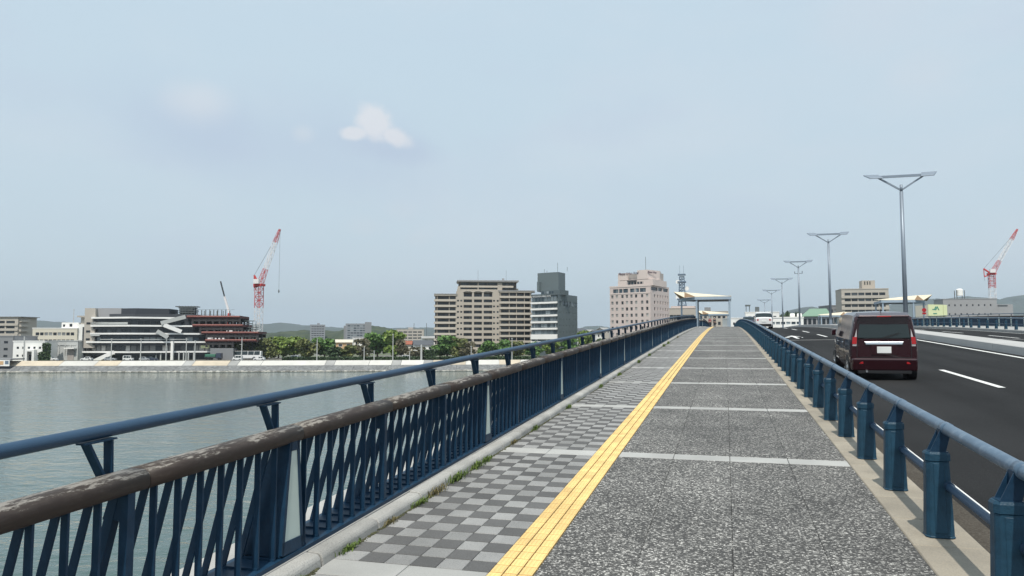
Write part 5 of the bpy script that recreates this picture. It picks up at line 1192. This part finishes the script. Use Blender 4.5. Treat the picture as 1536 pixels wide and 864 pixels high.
BOXV = [(0,.95,1.80),(.08,1,1.88),(.25,1,1.90),(1.2,1,1.92),(1.28,1,1.92),(2.2,1,1.90),(2.28,1,1.88),(2.75,.98,1.75),(3.2,.95,1.05),(3.4,.85,.75)]
def car(label, paint, loc, rz=0, van_=False, lights=True, group=None):
    st = BOXV if van_ else CAR
    c = vehicle('parked_van' if van_ else 'car', label, 'van' if van_ else 'car', loc, rz, st, .20, 1.05 if van_ else .92, M[paint], (.31,.65,2.7 if van_ else 3.3), .82, group, side_iv=(2,4,6) if van_ else (3,5), front_iv=(7,) if van_ else (1,6))
    if lights:
        for s in (-1, 1): MB().hexa([(s*.50,-.03,.74),(s*.77,.02,.74),(s*.79,.2,.74),(s*.5,.1,.74),(s*.50,-.02,.90),(s*.75,.03,.90),(s*.77,.2,.90),(s*.5,.1,.90)]).build('tail_light', M['red_lens'], c)
        MB().box(-.2,.2,-.03,.02,.62,.76).build('number_plate', M['plate'], c); MB().box(-.7,.7,-.05,.1,.24,.46).build('rear_bumper', M['black'], c, bevel=.03)
    return c
def oncar(label, paint, x, Y, van_=False):
    c = car(label, paint, (x, Y, zd(Y)+zr(x)+.004), 0, van_); c.rotation_euler = (math.atan(slope(Y+2)), 0, 0); c.scale = (1.03,1.03,1.12); return c
oncar('silver white hatchback with red tail lights heading over the bridge crest', 'white_car', 3.7, 79)
oncar('dark car ahead of the silver hatchback, beyond the bridge crest', 'blue_car', 3.2, 112)
side = YAW+math.pi/2
for u, p_, v_, lab in ((72,'white_car',0,'white car parked before the ivy wall'), (81,'blue_car',0,'blue car parked before the pale grey shed'), (141,'white_car',0,'white car below the outer office staircase'), (160,'silver',0,'silver car in front of the office staircase foot'), (188,'white_car',1,'white van parked before the office glass front'), (212,'silver',0,'silver car beside the lamp pole before the office'), (222,'blue_car',0,'dark blue car before the office centre'),
        (365,'white_car',1,'small white van in front of the white bus'), (449,'silver',1,'silver van on the shore road by the first utility pole'), (459,'blue_car',0,'dark car behind the silver van on the shore road'), (604,'white_car',1,'white kei van on the shore road before the yellowish tree'), (399,'white_car',0,'white car right of the bus below the olive tree')):
    D = shore_d((u-768)/F*280)+10; car(lab, p_, at(u, D, LAND_Z+.03), side + (0 if u % 2 else math.pi), bool(v_), False, 'vehicles on the shore road')
bus = vehicle('coach_bus', 'long white coach with dark window band before the olive trees', 'bus', at(394, 294, LAND_Z+.03), side, [(0,.95,3.1),(.1,1,3.25),(.4,1,3.3),(2.6,1,3.3),(2.75,1,3.3),(5,1,3.3),(5.15,1,3.3),(7.6,1,3.3),(7.75,1,3.3),(10.2,1,3.3),(11.2,1,3.25),(11.5,.96,3.0)], .35, 1.75, M['white_car'], (.5,2.6,8.8), 1.22, side_iv=(2,4,6,8,9), front_iv=())
trk = thing('site_truck', 'dark truck with blue-green load beside the concrete podium', 'truck', at(322, 288, LAND_Z+.03), side+math.pi/2)
MB().box(-3.2,-1.3,-1.1,1.1,.5,2.6).build('cab', M['blue_car'], trk, bevel=.1); MB().box(-1.2,3.2,-1.1,1.1,.7,1.1).build('bed', M['charcoal'], trk); MB().box(-1.1,3.0,-1.0,1.0,1.12,2.2).build('load', M['net_green'], trk, bevel=.15)
for x in (-2.4, 1.0, 2.3):
    for y in (-1, 1): MB().tube((x, y*.8, .5), (x, y*1.1, .5), .48, n=14).build('wheel', M['rubber'], trk)

# ------------------------------------------------------------------ two people walking over the crest
def skin_fig(name, pts, edges, m, parent, root=0, sub=2):
    me = bpy.data.meshes.new(name); me.from_pydata([p[:3] for p in pts], edges, []); o = link(name, me, parent); me.materials.append(m)
    sk = o.modifiers.new('skin', 'SKIN'); lay = me.skin_vertices[0].data
    for i, p in enumerate(pts): lay[i].radius = (p[3], p[4] if len(p) > 4 else p[3])
    lay[root].use_root = True; sk.use_smooth_shade = True; ss = o.modifiers.new('sub', 'SUBSURF'); ss.levels = ss.render_levels = sub; return o
M['skin'] = mat('skin', (.50,.31,.23), .6); M['trouser'] = mat('dark_trousers', (.02,.022,.03), .85); M['red_top'] = mat('dull_red_top', (.25,.06,.07), .85); M['navy_top'] = mat('navy_top', (.025,.028,.04), .85); M['cap'] = mat('white_cap', (.70,.69,.66), .8); M['hair'] = mat('dark_hair', (.015,.012,.01), .6); M['bag'] = mat('dark_bag', (.03,.025,.03), .7)
def person(label, x, Y, top, ph_, bagside):
    r = thing('person', label, 'person', (x, Y, zd(Y)), 0, 'people walking over the crest'); s = ph_
    B = [(0,0,.92,.12,.10),(0,0,1.12,.115,.085),(0,0,1.34,.15,.095),(0,.01,1.46,.055),(0,.01,1.53,.075,.085),(0,.02,1.63,.08,.095),(0,.02,1.70,.05,.06),
         (.17,0,1.38,.055),(.21,-.06*s,1.12,.042),(.20,.08*s,.90,.035),(.20,.13*s,.82,.03),(-.17,0,1.38,.055),(-.21,.06*s,1.12,.042),(-.20,-.02*s,.90,.035),(-.20,-.03*s,.82,.03),
         (.09,0,.86,.09),(.09,.14*s,.48,.062),(.09,.06*s,.09,.042),(.09,.20*s,.03,.035),(-.09,0,.86,.09),(-.09,-.05*s,.48,.062),(-.09,-.24*s,.11,.042),(-.09,-.12*s,.03,.035)]
    E = [(0,1),(1,2),(2,3),(3,4),(4,5),(5,6),(2,7),(7,8),(8,9),(9,10),(2,11),(11,12),(12,13),(13,14),(0,15),(15,16),(16,17),(17,18),(0,19),(19,20),(20,21),(21,22)]
    skin_fig('body', B, E, M['skin'], r)
    g = .012
    Tp = [(*B[i][:3], B[i][3]+g, (B[i][4] if len(B[i]) > 4 else B[i][3])+g) for i in (0,1,2,7,8,9,11,12,13)]; Tp[0] = (0,0,.90,.135,.115)
    skin_fig('jacket', Tp, [(0,1),(1,2),(2,3),(3,4),(4,5),(2,6),(6,7),(7,8)], M[top], r)
    Lg = [(*B[i][:3], B[i][3]+g, (B[i][4] if len(B[i]) > 4 else B[i][3])+g) for i in (0,15,16,17,19,20,21)]
    skin_fig('trousers', Lg, [(0,1),(1,2),(2,3),(0,4),(4,5),(5,6)], M['trouser'], r)
    MB().ball((0,.0,1.62), .092, .108, .10, 10, 6).build('hair', M['hair'], r, True); MB().ball((0,.02,1.69), .10, .118, .065, 12, 6).tube((0,.02,1.675),(0,.02,1.69), .17, .15, 14).build('sun_hat', M['cap'], r, True)
    MB().box(bagside*.24-.07, bagside*.24+.07, -.12, .12, .62, .86).build('bag', M['bag'], r, bevel=.03); MB().bar((bagside*.24,0,.85),(bagside*.12,-.02,1.42), .03, .015).build('bag_strap', M['bag'], r)
person('person in a dull red top and white hat seen between the crest shelter posts', -2.45, 126, 'red_top', 1, -1)
person('person in dark clothes and white hat seen between the crest shelter posts', -1.75, 127, 'navy_top', -1, 1)

# ------------------------------------------------------------------ weeds along the kerb
GRASS = leafm('weed_leaf', (.055,.10,.018), (.17,.24,.05)); DRY = leafm('dry_weed', (.10,.085,.035), (.20,.17,.07))
def weed(label, Y, size, nbl, seed, dry=False):
    r = random.Random(seed); b = MB()
    for _ in range(nbl):
        a = r.uniform(-1.7, 1.7); x0 = r.gauss(0,.025)*size/.1; y0 = r.gauss(0,.10)*size/.1; l = size*r.uniform(.45,1.15); lean = r.uniform(.2,1.0); w = r.uniform(.003,.006)
        d = Vector((math.cos(a), math.sin(a), 0)); s_ = Vector((-d.y, d.x, 0)); p = Vector((max(.0, x0), y0, 0))
        m1 = p+d*l*lean*.35+Vector((0,0,l*.6)); t_ = p+d*l*lean+Vector((0,0,l*(1-.45*lean)))
        b.add([p-s_*w, p+s_*w, m1+s_*w*.9, m1-s_*w*.9, t_], [(0,1,2,3),(3,2,4)])
    o = b.build('weed_tuft', DRY if dry else GRASS, None, fix=False); o.location = (XL+.012-bulge(Y), Y, zd(Y)-.003)
    return tag(stuff(o) if False else o, label, 'weed', 'weeds along the left kerb')
WD = [(4.15,.10,150,0,'broad mossy weed clump by the kerb at the near granite band'), (5.05,.07,70,0,'small weed by the kerb just past the near granite band'), (5.75,.06,50,1,'thin dry weed at a kerb joint beyond the near granite band'), (6.35,.075,80,0,'short green weed at the kerb midway to the second granite band'), (6.75,.12,40,1,'tall dry stem against the kerb midway to the second granite band'), (7.35,.11,110,0,'bushy bright weed at the kerb before the second granite band'),
      (7.95,.10,90,0,'bright weed tuft at the kerb close before the second granite band'), (8.3,.08,80,0,'green weed beside the bright tuft at the second granite band'), (9.5,.06,60,1,'low dry weed just past the second granite band'), (10.6,.08,80,0,'weed tuft at the kerb a stride past the second granite band'), (13.0,.08,80,0,'weed tuft at the kerb by the third granite band'), (16.5,.09,90,0,'weed patch at the kerb by the fourth granite band'), (19.5,.10,110,0,'weed patch at the kerb between fourth and fifth granite bands'),
      (24.0,.12,140,0,'long weed patch at the kerb past the fifth granite band'), (27.5,.12,140,0,'long weed patch at the kerb by the sixth granite band'), (34,.14,150,0,'thick weed patch at the kerb by the eighth granite band'), (36.5,.16,180,0,'thickest weed clump at the kerb between the eighth and ninth bands'), (44,.13,140,1,'dry weed patch at the kerb near the bridge crest')]
for i, (Y, s_, n_, d_, lab) in enumerate(WD): weed(lab, Y, s_, n_, i, bool(d_))
mo = MB(); r_ = random.Random(9)
for _ in range(5200):
    Y = 3.2+r_.random()**1.3*60
    if noise.noise(Vector((Y*1.3, 4, 0))) < -.05: continue
    p = Vector((XL+.003+abs(r_.gauss(0,.012))-bulge(Y), Y, zd(Y)+.001)); e = r_.uniform(.004,.014); mo.ball(p, e, e*1.6, e*.6, 5, 3)
stuff(mo.build('moss', leafm('kerb_moss', (.03,.032,.014), (.085,.085,.035)), walk, fix=False))

# ------------------------------------------------------------------ haze
hz = bpy.data.materials.new('haze_air'); hz.use_nodes = True; t = hz.node_tree; t.nodes.clear()
out = t.nodes.new('ShaderNodeOutputMaterial'); pv = t.nodes.new('ShaderNodeVolumePrincipled')
pv.inputs['Color'].default_value = (.80,.90,1,1); pv.inputs['Density'].default_value = 1.15e-4; pv.inputs['Anisotropy'].default_value = .2
t.links.new(pv.outputs[0], out.inputs['Volume'])
hb = MB().box(-9000, 9000, -1200, 9500, -16, 420).build('haze', hz)
stuff(hb)
